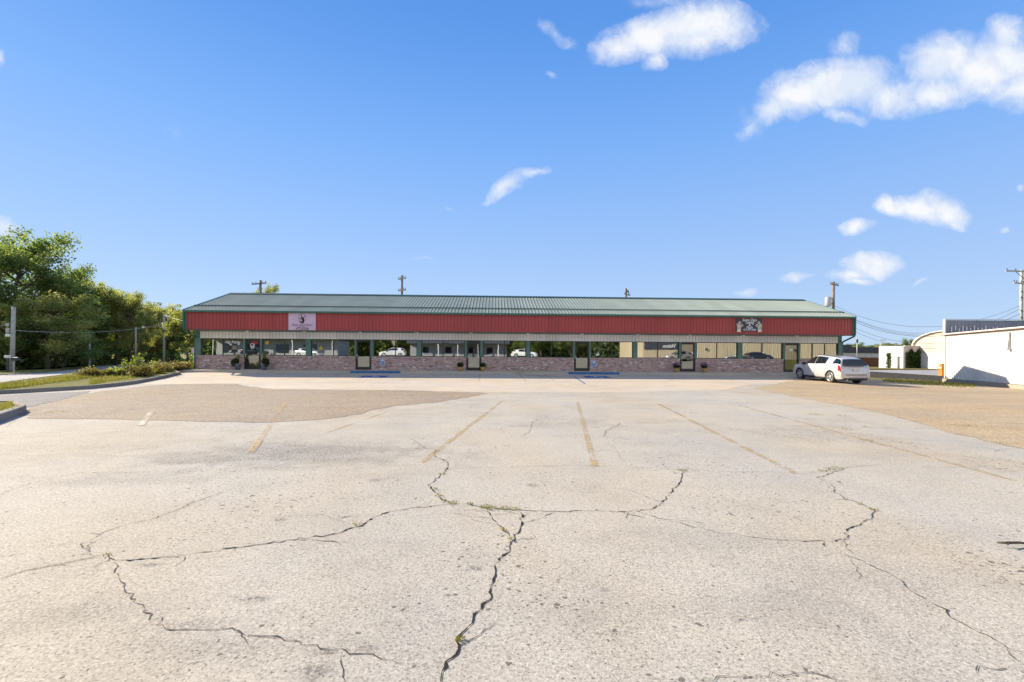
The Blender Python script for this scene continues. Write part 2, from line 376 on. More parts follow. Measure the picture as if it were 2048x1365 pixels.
def wl(a, b): nt.links.new(a, b)
def wm(op, a, b=0.0, c=0.0):
    x = wn('ShaderNodeMath', operation=op)
    for i, v in enumerate((a, b, c)):
        if hasattr(v, 'is_linked'): wl(v, x.inputs[i])
        else: x.inputs[i].default_value = v
    return x.outputs[0]
def wnoise(vec, scale, detail, rough=.55, col=False, dist=0.0):
    x = wn('ShaderNodeTexNoise'); wl(vec, x.inputs['Vector']); x.inputs['Scale'].default_value = scale; x.inputs['Detail'].default_value = detail
    x.inputs['Roughness'].default_value = rough; x.inputs['Distortion'].default_value = dist; return x.outputs['Color' if col else 'Fac']
sky = wn('ShaderNodeTexSky', sky_type='NISHITA'); sky.sun_disc = False; sky.sun_elevation = EL; sky.sun_rotation = AZ
sky.air_density = 1.0; sky.dust_density = .1; sky.ozone_density = 2.2; sky.altitude = 200
SKY_S = .1
tc = wn('ShaderNodeTexCoord').outputs['Generated']
sp = wn('ShaderNodeSeparateXYZ'); wl(tc, sp.inputs[0])
ysafe = wm('MAXIMUM', sp.outputs[1], .05)
u_, v_ = wm('DIVIDE', sp.outputs[0], ysafe), wm('DIVIDE', sp.outputs[2], ysafe)
cp = wn('ShaderNodeCombineXYZ'); wl(u_, cp.inputs[0]); wl(v_, cp.inputs[1])
warp = wn('ShaderNodeVectorMath', operation='MULTIPLY_ADD'); wl(wnoise(cp.outputs[0], 9, 4, .6, True), warp.inputs[0]); warp.inputs[1].default_value = (.075, .06, 0); wl(cp.outputs[0], warp.inputs[2])
wofs = wn('ShaderNodeVectorMath', operation='SUBTRACT'); wl(warp.outputs[0], wofs.inputs[0]); wofs.inputs[1].default_value = (.0375, .03, 0)
def skyuv(px, py):
    d = ray(px, py); return d.x / d.y, d.z / d.y
clouds = [  # photo position, half sizes in px, tilt (deg), density
    (1400, 58, 115, 52, 4, 1.0), (1300, 72, 95, 42, 12, .9), (1230, 92, 60, 34, 18, .7), (1475, 52, 50, 34, -10, .7), (1305, 120, 30, 22, 30, .6), (1110, 72, 52, 16, -38, .42), (1330, 5, 85, 18, 0, .4),
    (1985, 132, 110, 60, 6, 1.05), (1895, 120, 85, 58, 10, .95), (2015, 75, 42, 42, 0, .9), (1880, 185, 90, 34, 8, .8), (1680, 168, 120, 48, 6, 1.0), (1600, 185, 80, 44, 20, .9), (1545, 220, 55, 28, 30, .8), (1690, 230, 55, 18, -8, .55), (1500, 258, 35, 18, 45, .45), (1780, 190, 90, 40, 0, .8), (2048, 180, 80, 50, 0, .8), (1690, 92, 45, 32, 12, .42),
    (1840, 420, 75, 24, -6, 1.0), (1890, 418, 42, 30, -30, .95), (1770, 410, 28, 18, -20, .85), (1905, 445, 28, 12, -25, .6), (1715, 453, 32, 15, 4, .85),
    (1740, 530, 55, 22, 0, 1.0), (1775, 530, 38, 18, -8, .9), (1700, 547, 50, 13, 4, .75), (1710, 560, 34, 9, 0, .7), (1592, 552, 36, 9, 12, .6), (1485, 586, 34, 11, 4, .55),
    (1010, 372, 52, 17, 30, .62), (1065, 347, 40, 12, 12, .62), (972, 395, 20, 12, 40, .42), (1108, 158, 14, 9, 0, .4), (900, 413, 12, 5, 0, .3),
    (845, 518, 34, 5, 4, .32), (0, 110, 16, 26, 0, .45), (15, 462, 34, 22, -25, .7), (352, 265, 30, 40, 0, .18), (2003, 460, 18, 10, 0, .3), (2046, 383, 10, 8, 0, .5), (1845, 565, 42, 6, 30, .28), (1500, 250, 60, 60, 0, .25)]
acc = None
for (px, py, rx, ry, tilt, k) in clouds:
    cu, cv = skyuv(px, py); eu = skyuv(px + 1, py)[0] - cu; ev = cv - skyuv(px, py + 1)[1]
    mp = wn('ShaderNodeMapping', vector_type='TEXTURE'); wl(wofs.outputs[0], mp.inputs['Vector'])
    mp.inputs['Location'].default_value = (cu, cv, 0); mp.inputs['Rotation'].default_value = (0, 0, rad(tilt)); mp.inputs['Scale'].default_value = (abs(rx * eu) * 1.42, abs(ry * ev) * 1.42, 1)
    ln = wn('ShaderNodeVectorMath', operation='LENGTH'); wl(mp.outputs[0], ln.inputs[0])
    val = wm('MULTIPLY', wm('MAXIMUM', wm('SUBTRACT', 1.0, ln.outputs['Value']), 0.0), k)
    acc = val if acc is None else wm('SMOOTH_MAX', acc, val, .12)
nz = wm('ADD', wm('MULTIPLY', wnoise(wofs.outputs[0], 19, 9, .66, dist=.25), .75), wm('MULTIPLY', wnoise(wofs.outputs[0], 48, 6, .68), .24))
dens = wm('ADD', acc, wm('MULTIPLY', wm('SUBTRACT', nz, .49), .95))
dens = wm('MULTIPLY', dens, wm('MINIMUM', wm('MULTIPLY', wm('MAXIMUM', wm('SUBTRACT', acc, .07), 0.0), 7.0), 1.0))
mr = wn('ShaderNodeMapRange', interpolation_type='SMOOTHSTEP'); wl(dens, mr.inputs['Value']); mr.inputs['From Min'].default_value = .03; mr.inputs['From Max'].default_value = .82
alpha = wm('MULTIPLY', mr.outputs['Result'], wm('GREATER_THAN', sp.outputs[1], .06))
alpha = wm('MULTIPLY', alpha, .97)
hs = wn('ShaderNodeHueSaturation'); hs.inputs['Saturation'].default_value = 1.0; hs.inputs['Value'].default_value = 1.0; wl(sky.outputs[0], hs.inputs['Color'])
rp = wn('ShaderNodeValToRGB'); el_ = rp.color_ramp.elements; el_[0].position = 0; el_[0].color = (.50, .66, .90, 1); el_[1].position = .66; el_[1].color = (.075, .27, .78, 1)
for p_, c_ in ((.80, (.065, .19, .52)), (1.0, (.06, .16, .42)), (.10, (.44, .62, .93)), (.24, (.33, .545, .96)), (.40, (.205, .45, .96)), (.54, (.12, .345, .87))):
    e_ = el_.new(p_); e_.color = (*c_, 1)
wl(sp.outputs[2], rp.inputs[0])
gain = wn('ShaderNodeVectorMath', operation='SCALE'); wl(rp.outputs[0], gain.inputs[0]); gain.inputs['Scale'].default_value = 5.4
tint0 = wn('ShaderNodeMix', data_type='RGBA'); tint0.inputs[0].default_value = .9; wl(hs.outputs[0], tint0.inputs[6]); wl(gain.outputs[0], tint0.inputs[7])
# pale sky fill added behind the camera, unseen, to lighten the shaded shop front
sky_fill = wn('ShaderNodeMapRange', interpolation_type='SMOOTHSTEP'); wl(sp.outputs[1], sky_fill.inputs['Value']); sky_fill.inputs['From Min'].default_value = .05; sky_fill.inputs['From Max'].default_value = -.55
vf = wm('MULTIPLY', sky_fill.outputs['Result'], wm('ADD', .35, wm('MULTIPLY', wnoise(tc, 2.2, 5, .6), .7)))
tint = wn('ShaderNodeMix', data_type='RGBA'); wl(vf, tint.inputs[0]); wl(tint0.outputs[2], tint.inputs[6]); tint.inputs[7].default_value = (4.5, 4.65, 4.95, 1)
cc = wn('ShaderNodeMix', data_type='RGBA'); wl(alpha, cc.inputs[0]); wl(tint.outputs[2], cc.inputs[6]); 
shade = wn('ShaderNodeMix', data_type='RGBA'); sm_ = wn('ShaderNodeMapRange', interpolation_type='SMOOTHSTEP'); wl(wnoise(wofs.outputs[0], 11, 5, .6, dist=.5), sm_.inputs['Value']); sm_.inputs['From Min'].default_value = .36; sm_.inputs['From Max'].default_value = .6
wl(sm_.outputs['Result'], shade.inputs[0]); shade.inputs[6].default_value = (4.1, 4.5, 5.2, 1); shade.inputs[7].default_value = (5.2, 5.25, 5.35, 1); wl(shade.outputs[2], cc.inputs[7])
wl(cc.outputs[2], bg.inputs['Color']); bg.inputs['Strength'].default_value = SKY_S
vs = scene.view_settings; vs.view_transform = 'Standard'; vs.look = 'None'; vs.gamma = 1; vs.use_curve_mapping = False; vs.exposure = .9

# ------------------------------------------------------------------ ground, pavements
xs = [-2500, -900, -300, -120, -70, -50, -34, -31, -28, -25, -22, -10, 0, 10] + XCUTS + [45, 70, 120, 300, 900, 2500]
ys = [-2500, -900, -300, -100, -40, -22] + YCUTS[:4] + [0] + YCUTS[4:] + [36, 42, 50, 70, 120, 300, 900, 2500]
mb = MB(); mb.v = [(x, y, height(x, y) - .08) for y in ys for x in xs]; nx = len(xs)
mb.f = [(j * nx + i, j * nx + i + 1, (j + 1) * nx + i + 1, (j + 1) * nx + i) for j in range(len(ys) - 1) for i in range(nx - 1)]; mb.sm = [False] * len(mb.f)
tag(mb.build('ground', M['ground']), kind='structure')

kb = [at(*p) for p in ((-140, 797), (0, 789), (60, 785.5), (180, 778.5), (235, 773), (270, 768.5), (300, 763), (330, 757), (350, 752), (362, 749.5))]
kb.append(Vector((-20.75, 31.75, 0)))
lot = [(p.x, p.y) for p in kb] + [(-20.2, 33.0), (25.6, 33.0), (25.6, 44), (31.6, 44), (31.6, 34), (34.0, 26), (40, 10), (40, -30), (-45, -30), (-45, kb[0].y - 2)]
drape(lot, 0, 'parking_lot', M['concrete'])
ap = [(kb[i].x + .02, kb[i].y - .02) for i in (5, 6, 7, 8, 9)] + [(-20.3, 32.2), (25.3, 32.2), (24.5, 27.2)] + [tuple(at(*p)[:2]) for p in ((1500, 770), (1440, 781), (1200, 786), (980, 785.5), (800, 781), (600, 779), (545, 779), (505, 776), (470, 770), (400, 769))]
drape(rough(ap, .03, seed=3), .003, 'concrete_apron', M['apron'])
bp = [tuple(at(*p)[:2]) for p in ((30, 826), (58, 818), (100, 806.5), (135, 797), (168, 788), (200, 783.5), (240, 779), (300, 771.5), (340, 769), (400, 768.3), (470, 768), (500, 774.5), (545, 778.5), (620, 779.5), (700, 780.5), (800, 781.5), (890, 784), (960, 785.5), (976, 787.5), (922, 797), (875, 805), (835, 809), (790, 812), (752, 819), (730, 826), (690, 834), (640, 840), (600, 842), (530, 845.5), (440, 844), (350, 842), (270, 841), (200, 839), (120, 838), (70, 838))]
drape(rough(bp, .09, seed=5), .006, 'asphalt_patch', M['brown_asphalt'])
dv = [tuple(at(*p)[:2]) for p in ((-160, 800), (0, 792), (60, 788), (150, 784.5), (182, 783), (160, 790), (133, 798), (100, 806), (52, 816), (40, 822), (-160, 830))]
drape(rough(dv, .1, seed=6), .009, 'driveway', M['grey_asphalt'])
ta = [tuple(at(*p)[:2]) for p in ((1508, 777), (1560, 787), (1620, 799), (1690, 812), (1760, 826), (1820, 842), (1880, 860), (1960, 880), (2060, 900))] + [(33, 7), (40, 8), (36, 22), (33.6, 26.6), (31.5, 32.5), (31.5, 43), (26.0, 43), (25.7, 32.8), (24.0, 32.1), (20.5, 30.2)]
drape(rough(ta, .10, seed=8), .006, 'side_lot', M['tan_asphalt'])

def strip(pts, wid, off, name, m, seed=0, jag=0.0, taper=False, widths=None):
    r = random.Random(seed); P = []
    for i in range(len(pts) - 1):
        a, b = pts[i], pts[i + 1]; n = max(1, int((b - a).length / .03)) if jag else 1
        n = min(n, 120)
        for k in range(n): P.append(a.lerp(b, k / n))
    P.append(pts[-1]); m_ = MB(); L = []; Rr = []; wob = 0; big = 0; th = 1.0; cnt = 0; cn0 = 1; o0 = o1 = 0; t0 = t1 = 1.0
    for i, p in enumerate(P):
        d = P[min(i + 1, len(P) - 1)] - P[max(i - 1, 0)]; d.z = 0; nn = Vector((-d.y, d.x, 0)).normalized()
        if jag:
            if cnt <= 0: o0, o1 = o1, r.gauss(0, jag * .85); cn0 = cnt = r.choice((1, 1, 2, 2, 3)); t0 = t1; t1 = clamp(r.gauss(.95, .45), .25, 2.0)
            u = 1 - cnt / cn0; cnt -= 1; wob = o0 + (o1 - o0) * u; th = t0 + (t1 - t0) * u; big = big * .9 + r.uniform(-jag, jag) * .12
        w_ = wid * (th * r.uniform(.7, 1.25) if jag else 1) / 2
        if taper: w_ *= clamp(min(i, len(P) - 1 - i) / 4 + .25)
        c = p + nn * (wob + big)
        for lst, s in ((L, 1), (Rr, -1)):
            q = c + nn * w_ * s * (r.uniform(.4, 1.6) if jag else 1); lst.append((q.x, q.y, height(q.x, q.y) + off))
    n = len(L); m_.v = L + Rr; m_.f = [(i, n + i, n + i + 1, i + 1) for i in range(n - 1)]; m_.sm = [False] * (n - 1)
    return m_
# painted stripes
def stripe(a, b, wid, m, off=.004):
    mm = strip([at(*a).lerp(at(*b), k / 12) for k in range(13)], wid, off, 'parking_stripe', m); return tag(mm.build('parking_stripe', m, fix=False), kind='structure')
for a, b in (((1005, 802), (843, 926)), ((1155, 805), (1190, 934)), ((1316, 808), (1592, 948))): stripe(a, b, .11, M['yellow'])
stripe((1478, 811), (2030, 962), .11, M['faint'])
stripe((572, 806), (494, 916), .12, M['yellow'], .010); stripe((306, 820), (282, 852), .12, M['white_line'], .010)
stripe((775, 824), (648, 868), .09, M['faint'])
stripe((1270, 846), (1900, 859), .05, M['faint']); stripe((0, 872), (350, 850), .05, M['white_line']); stripe((420, 838), (600, 831), .05, M['faint'], .010)
stripe((790, 832), (975, 841), .04, M['faint'])
for px in (620, 676, 850, 958, 1042, 1095, 1310, 1420, 1540):
    p = at(px, 754); sl = (p.x + 3) * .10
    q = Vector((p.x - .5 * (1 if px < 900 else -1) - .4, p.y - 3.0, 0)); a2 = Vector((p.x, 31.6, 0))
    mm = strip([a2.lerp(q, k / 6) for k in range(7)], .09, .007, 'parking_stripe', M['faint']); tag(mm.build('parking_stripe', M['faint'], fix=False), kind='structure')
# accessible bay markings
for px0, px1, y0, y1, sx in ((718, 765, 750.5, 756, 0), (1178, 1218, 752, 756.5, 0)):
    c0, c1 = at(px0, y1), at(px1, y1); cx_, cy_ = (c0.x + c1.x) / 2, c0.y + .75; hw = .78
    drape([(cx_ - hw, cy_ - .75), (cx_ + hw, cy_ - .75), (cx_ + hw, cy_ + .75), (cx_ - hw, cy_ + .75)], .007, 'bay_marking', M['blue_paint'])
    mm = MB(); zz = .011
    def ln2(pts, wd):
        q = strip([Vector((cx_ + a, cy_ + b, 0)) for a, b in pts], wd, zz, '', M['white_paint']); n0 = len(mm.v); mm.v += q.v; mm.f += [tuple(n0 + i for i in f) for f in q.f]; mm.sm += q.sm
    ln2([(.35 * math.cos(t * .35) - .08, .35 * math.sin(t * .35) - .2) for t in range(9, 20)], .1); ln2([(-.05, .3), (-.05, -.08), (.25, -.1), (.42, -.42)], .12); ln2([(-.05, .1), (.22, .1)], .09); ln2([(-.13, .45), (.05, .45)], .17)
    tag(mm.build('bay_symbol', M['white_paint'], fix=False), kind='structure')
q = strip([at(1141, 749.5), at(1170, 768)], .1, .007, '', M['blue_paint']); tag(q.build('bay_line', M['blue_paint'], fix=False), kind='structure')
# cracks
CR = [
 (1.0, [(880, 1365), (893, 1335), (905, 1318), (918, 1300), (925, 1275), (938, 1255), (950, 1235), (962, 1215), (978, 1195), (983, 1165), (988, 1140), (1000, 1120), (1012, 1105), (1022, 1085), (1028, 1078), (1040, 1055), (1043, 1048), (1040, 1025)]),
 (.7, [(1043, 1048), (1080, 1038), (1112, 1025)]), (.7, [(1028, 1078), (1005, 1062), (990, 1045), (980, 1030), (975, 1022)]), (.5, [(982, 1032), (1010, 1028), (1040, 1028)]),
 (.9, [(235, 1122), (300, 1118), (345, 1112), (400, 1105), (470, 1097), (540, 1088), (600, 1078), (680, 1066), (720, 1052), (755, 1032), (790, 1022), (850, 1015), (905, 1008), (940, 1010), (975, 1018), (1010, 1020), (1060, 1022), (1110, 1024), (1170, 1022), (1245, 1024), (1300, 1020), (1318, 1010), (1335, 993), (1350, 975), (1362, 958), (1365, 943)]),
 (.8, [(905, 1008), (885, 1000), (870, 985), (858, 972), (870, 960), (885, 950), (898, 935), (895, 925), (868, 912), (872, 900), (850, 897), (832, 885), (822, 877)]),
 (.45, [(898, 938), (960, 936), (1040, 934), (1150, 932), (1250, 934), (1365, 940), (1440, 944), (1520, 944), (1610, 948), (1640, 944), (1690, 936), (1750, 931), (1850, 934), (1950, 936), (2070, 941)]),
 (.75, [(1690, 938), (1660, 948), (1635, 956), (1663, 970), (1668, 982), (1690, 998), (1725, 1010), (1748, 1022), (1745, 1035), (1720, 1050), (1700, 1058), (1688, 1068), (1695, 1072), (1675, 1083), (1650, 1084)]),
 (.5, [(1370, 1052), (1430, 1064), (1500, 1074), (1560, 1081), (1645, 1083), (1648, 1095)]), (.4, [(1245, 1024), (1290, 1030), (1340, 1042), (1395, 1054)]),
 (.55, [(1680, 1105), (1740, 1130), (1790, 1155), (1830, 1185), (1860, 1205), (1900, 1235), (1960, 1265), (2010, 1290), (2025, 1300), (2035, 1320), (2060, 1345)]),
 (.45, [(1400, 1362), (1460, 1353), (1520, 1352), (1560, 1350), (1600, 1348), (1640, 1352), (1690, 1362)]),
 (.6, [(-20, 1162), (60, 1140), (120, 1130), (185, 1113), (205, 1110), (235, 1122)]), (.55, [(185, 1112), (160, 1090), (180, 1080), (210, 1065), (250, 1050), (300, 1040), (340, 1025), (400, 1000), (460, 982)]),
 (.55, [(228, 1125), (230, 1140), (243, 1160), (255, 1185), (285, 1215), (300, 1230), (335, 1258), (400, 1262), (470, 1263), (540, 1275), (590, 1283), (650, 1298), (690, 1305), (760, 1320), (800, 1330)]), (.4, [(820, 1328), (870, 1330), (890, 1320)]),
 (.45, [(-20, 996), (60, 968), (150, 947), (350, 944), (430, 931), (530, 937), (620, 936), (700, 932), (780, 925), (845, 918)]), (.35, [(0, 910), (150, 914), (220, 910), (330, 890), (420, 880), (480, 862), (540, 845), (600, 832)]),
 (.6, [(1045, 873), (1060, 862), (1065, 845), (1080, 838)]), (.7, [(1208, 875), (1212, 862), (1235, 852), (1240, 845)]), (.35, [(1225, 890), (1240, 915), (1250, 928)]), (.35, [(822, 877), (900, 873), (1000, 875), (1120, 872)]),
 (.4, [(190, 820), (260, 812), (340, 803), (380, 797)]), (.4, [(1985, 905), (2010, 898), (2060, 896)]), (.4, [(1975, 912), (2060, 934)]), (.6, [(1510, 776), (1530, 771), (1552, 768)]), (.3, [(0, 1115), (90, 1098), (150, 1084)]), (.3, [(490, 1030), (560, 1036), (640, 1030), (705, 1050)]), (.35, [(60, 830), (30, 840), (15, 852)])]
mb = MB(); hair = MB(); rc_ = random.Random(44)
CR[0] = (1.15, CR[0][1])
for i, (wd, pts) in enumerate(CR):
    pp = [at(*p) for p in pts]; q = strip(pp, .0115 * wd, .010 if pts[0] in ((190, 820), (1510, 776)) else .0045, '', None, seed=i, jag=.016, taper=True); dst = mb if wd >= .6 else hair; n0 = len(dst.v)
    dst.v += q.v; dst.f += [tuple(n0 + k for k in f) for f in q.f]; dst.sm += q.sm
    if pts[0] in ((190, 820), (1510, 776)): continue
    for k in range(len(pp) - 1):            # hairline side branches
        if rc_.random() < .28:
            a = pp[k].lerp(pp[k + 1], rc_.random()); d = (pp[k + 1] - pp[k]); d.z = 0; d.normalize(); an = rc_.choice((-1, 1)) * rc_.uniform(.4, 1.3)
            d = Vector((d.x * math.cos(an) - d.y * math.sin(an), d.x * math.sin(an) + d.y * math.cos(an), 0)); L_ = rc_.uniform(.1, .42) * (1 + a.y * .05)
            q = strip([a, a + d * L_ * .5 + Vector((rc_.gauss(0, .05), rc_.gauss(0, .05), 0)), a + d * L_], .006, .004, '', None, seed=i * 50 + k, jag=.012, taper=True); n0 = len(hair.v)
            hair.v += q.v; hair.f += [tuple(n0 + j for j in f) for f in q.f]; hair.sm += q.sm
tag(mb.build('pavement_cracks', M['crack'], fix=False), kind='structure'); tag(hair.build('hairline_cracks', M['hair'], fix=False), kind='structure')
def blades(mb, p, n, rad_, hgt, rr, wd=.012):
    for _ in range(n):
        a = rr.uniform(0, 6.28); d = rad_ * math.sqrt(rr.random()); x, y = p[0] + d * math.cos(a), p[1] + d * math.sin(a); z = p[2]
        t = rr.uniform(0, 6.28); h = hgt * rr.uniform(.5, 1.2); lx, ly = rr.uniform(-.5, .5) * h, rr.uniform(-.5, .5) * h
        mb.quad([(x - wd * math.cos(t), y - wd * math.sin(t), z), (x + wd * math.cos(t), y + wd * math.sin(t), z), (x + lx, y + ly, z + h)])
mb = MB(); rr = random.Random(3)
for px, py, n, sp_ in ((905, 1008, 60, .06), (890, 1003, 30, .05), (940, 1009, 40, .05), (972, 1016, 90, .08), (985, 1019, 50, .06), (1010, 1019, 60, .07), (1030, 1020, 30, .05), (868, 980, 30, .05), (878, 993, 40, .05), (1365, 942, 60, .07), (1650, 944, 40, .1), (1662, 940, 40, .1), (1678, 937, 40, .1), (1005, 1062, 25, .04), (1022, 1080, 20, .03), (715, 1050, 30, .05), (885, 950, 30, .05), (1718, 1010, 20, .05), (1746, 1021, 40, .06), (1633, 830, 50, .22), (1688, 833, 40, .2), (1735, 856, 30, .15), (1695, 860, 25, .14), (1735, 883, 35, .14), (1810, 888, 20, .12), (1925, 852, 70, .3), (1900, 851, 30, .2), (875, 903, 20, .05), (920, 1283, 40, .03), (110, 826, 50, .25), (65, 822, 40, .2), (320, 789, 30, .2), (1995, 888, 30, .2), (1600, 781, 30, .3), (1590, 790, 20, .3), (2020, 850, 40, .4), (360, 788, 30, .3), (205, 785, 40, .3), (215, 1113, 20, .03)):
    p = at(px, py); blades(mb, (p.x, p.y, p.z + .01), n, sp_, .016 if py > 895 else .03, rr, .005)
tag(mb.build('crack_weeds', M['grass'], fix=False), kind='stuff')
# twig lying on the lot
p = at(2030, 1095); t = MB()
t.tube([(p.x - .14, p.y + .02, p.z + .035), (p.x - .05, p.y, p.z + .04), (p.x + .06, p.y + .015, p.z + .035), (p.x + .15, p.y - .03, p.z + .032)], [.008, .012, .011, .005], 6)
t.tube([(p.x - .05, p.y, p.z + .04), (p.x - .1, p.y - .03, p.z + .035)], .006, 5)
tag(t.build('twig', M['bark']), 'short brown twig lying on the concrete lot', 'twig')

# kerbs and verge on the left
def kerb(pts, name, top=.15, wid=.16, m=None, inward=1):
    mb = MB(); n = len(pts); ring = []
    for i, p in enumerate(pts):
        d = pts[min(i + 1, n - 1)] - pts[max(i - 1, 0)]; d.z = 0; nn = Vector((-d.y, d.x, 0)).normalized() * inward
        z = height(p.x, p.y)
        a = p.copy(); a.z = z - .06; b = p + nn * .015; b.z = z + top - .02; c = p + nn * .035; c.z = z + top; e = p + nn * wid; e.z = z + top; f = p + nn * wid; f.z = z - .06
        ring.append([a, b, c, e, f])
    for i in range(n - 1):
        for k in range(5):
            k2 = (k + 1) % 5; mb.quad([ring[i][k], ring[i][k2], ring[i + 1][k2], ring[i + 1][k]])
    mb.quad(ring[0]); mb.quad(ring[-1]); return tag(mb.build(name, m or M['kerb']), kind='structure')
fine = []
for i in range(len(kb) - 1):
    for k in range(3): fine.append(kb[i].lerp(kb[i + 1], k / 3))
fine.append(kb[-1]); kerb(fine, 'kerb', .16, .17)
isl = [at(*p) for p in ((-120, 882), (0, 846), (46, 829))]; ie = at(54, 824); it = [at(*p) for p in ((36, 814.5), (0, 815), (-120, 817))]
kerb(isl + [ie], 'kerb', .2, .2); kerb([ie] + it, 'kerb', .2, .2)
ip = [(p.x - .1, p.y + .1) for p in isl] + [(it[0].x - .2, it[0].y - .05)] + [(p.x, p.y - .12) for p in it[1:]]
drape(ip, .17, 'grass_island', M['ground'])
vg = [(p.x - .12, p.y + .14) for p in fine] + [(-20.6, 33.4), (-20.6, 48), (-26, 60)] + [tuple(at(*p)[:2]) for p in ((255, 736.5), (180, 746), (120, 753.5), (60, 761.5), (0, 770), (-140, 790))]
drape(vg, .11, 'grass_verge', M['ground'], sub=[-60, -50, -42, -38])
rd = [tuple(at(*p)[:2]) for p in ((-140, 790), (0, 771), (60, 762.5), (120, 754.5), (180, 747), (255, 737.5), (310, 733), (395, 731), (395, 722.5), (300, 724), (260, 727), (215, 731), (160, 738), (110, 744), (60, 747.5), (0, 750), (-140, 752))]
drape(rd, .02, 'road', M['road'], sub=[-60, -50, -42, -38])
q = strip([at(*p) for p in ((-60, 780), (0, 771.5), (60, 763), (120, 755), (180, 747.5))], .09, .125, '', None); tag(q.build('road_edge_line', M['crack'], fix=False), kind='structure')
fs = [tuple(at(*p)[:2]) for p in ((-140, 752.5), (0, 750.5), (60, 748), (110, 744.5), (160, 738.5), (215, 731.5), (215, 728.5), (160, 734), (110, 738.5), (60, 741), (0, 742.5), (-140, 744))]
drape(fs, .05, 'grass_strip', M['ground'], sub=[-60, -50, -42, -38])
gp = [tuple(at(*p)[:2]) for p in ((-30, 778), (30, 770), (90, 763), (120, 766), (100, 771), (40, 777), (-30, 785))]
drape(rough(gp, .15, seed=4), .125, 'gravel_shoulder', M['road'])
mb = MB(); rr = random.Random(12)
for _ in range(9000):
    px = rr.uniform(-20, 385); t_ = rr.random(); hi = 789 - .13 * max(0, px) if px < 180 else 779 - (px - 180) * .165; lo = 771 - .125 * max(0, px) if px < 250 else 739 - (px - 250) * .02
    py = lo + (hi - 8 - lo) * t_
    if py < 733: continue
    p = at(px, py, .1); blades(mb, (p.x, p.y, p.z + .1), 1, .1, .10 if rr.random() < .85 else .2, rr, .022)
for _ in range(900):
    a = Vector(ip[0]).lerp(Vector(ip[2]), rr.random()); b = Vector(ip[3]); c = a.lerp(b, rr.random() * .9)
    blades(mb, (c.x, c.y, .16), 1, .05, .07, rr, .015)
for _ in range(2600):
    px = rr.uniform(1768, 1948); py = rr.gauss(763 + (px - 1790) * .05, 2.2); p = at(px, py)
    if p.x < 26: continue
    blades(mb, p, 1, .1, .14, rr, .03)
tag(mb.build('grass', M['grass'], fix=False), kind='stuff')

# sidewalk
WZ, GZ = .57, .42; XL, XR = -20.5, 25.2
mb = MB(); mb.box(XL - .25, XR + .1, 31.9, 33.62, GZ - .1, WZ); bevel(tag(mb.build('sidewalk', M['walk']), kind='structure'), .025)
mb = MB(); mb.box(XL - .25, XR + .1, 33.1, 33.7, WZ - .05, WZ + .03)
tag(mb.build('sidewalk_step', M['walk']), kind='structure')
for a, b in ((701, 801), (1137, 1239)):
    x0, x1 = xw(a, 31.9), xw(b, 31.9); mb = MB(); mb.box(x0, x1, 31.87, 32.02, GZ - .05, WZ + .012)
    tag(bevel(mb.build('blue_kerb', M['blue_kerb']), .012), kind='structure')

# ------------------------------------------------------------------ the shop building
BZ = .60; SILL = 1.54; HEAD = 2.72; SOF = 3.25; EY = 32.33
shop = thing('shop_building', 'long low brick shop row with red fascia and green metal roof', 'building', (0, 38, 0))
SH = Vector((0, -38, 0))
def P(mb, name, m, parent=shop):
    o = mb.build(name, m, parent)
    if parent is shop: o.location = SH
    return o
def corr(x0, x1, z0, z1, y, dep=.022, sp=.2286, gw=.024, base=.0):
    mb = MB(); prof = [(x0, y)]; x = x0 + sp * .5
    while x < x1 - gw:
        prof += [(x - gw / 2, y), (x - gw / 4, y + dep), (x + gw / 4, y + dep), (x + gw / 2, y)]; x += sp
    prof.append((x1, y))
    for (a, b), (c, d) in zip(prof, prof[1:]): mb.quad([(a, b, z0), (c, d, z0), (c, d, z1), (a, b, z1)])
    return mb
o = corr(XL + .1, XR - .1, SOF, 4.42, EY).build('fascia', M['red'], shop, False); o.location = SH
mb = MB(); mb.box(XL, XR, EY - .04, EY + .06, SOF - .05, SOF + .004); P(mb, 'fascia_trim', M['dark_green'])
for x in (XL - .02, XR - .12):
    mb = MB(); mb.box(x, x + .14, EY - .035, EY + .1, SOF + .006, 4.415); P(mb, 'corner_trim', M['green'])
mb = MB(); mb.box(XL, XR, EY + .062, WALL_Y - .03, SOF - .015, SOF + .03); P(mb, 'soffit', M['soffit'])
mb = MB()
mb.prism([(EY - .17, 4.41), (EY - .002, 4.41), (EY - .002, 4.53), (EY - .02, 4.53), (EY - .02, 4.43), (EY - .15, 4.43), (EY - .17, 4.53)], 'x', XL - .05, XR + .05); P(mb, 'gutter', M['green'])
o = corr(XL + .3, XR - .3, HEAD, SOF - .018, WALL_Y - .02, .009, .2286, .016).build('panel_band', M['white_panel'], shop, False); o.location = SH
for x in (XL, XR - .3):
    mb = MB(); mb.box(x, x + .3, WALL_Y - .03, WALL_Y + .2, HEAD, SOF - .016); P(mb, 'band_end_trim', M['green'])
mb = MB(); mb.box(XL + .31, XR - .31, WALL_Y - .015, WALL_Y + .18, HEAD + .002, SOF - .02); P(mb, 'header', M['dark_green'])
mb = MB(); mb.box(XL + .3, XR - .3, WALL_Y - .03, WALL_Y - .022, SOF - .06, SOF - .022); P(mb, 'band_trim', M['dark_green'])
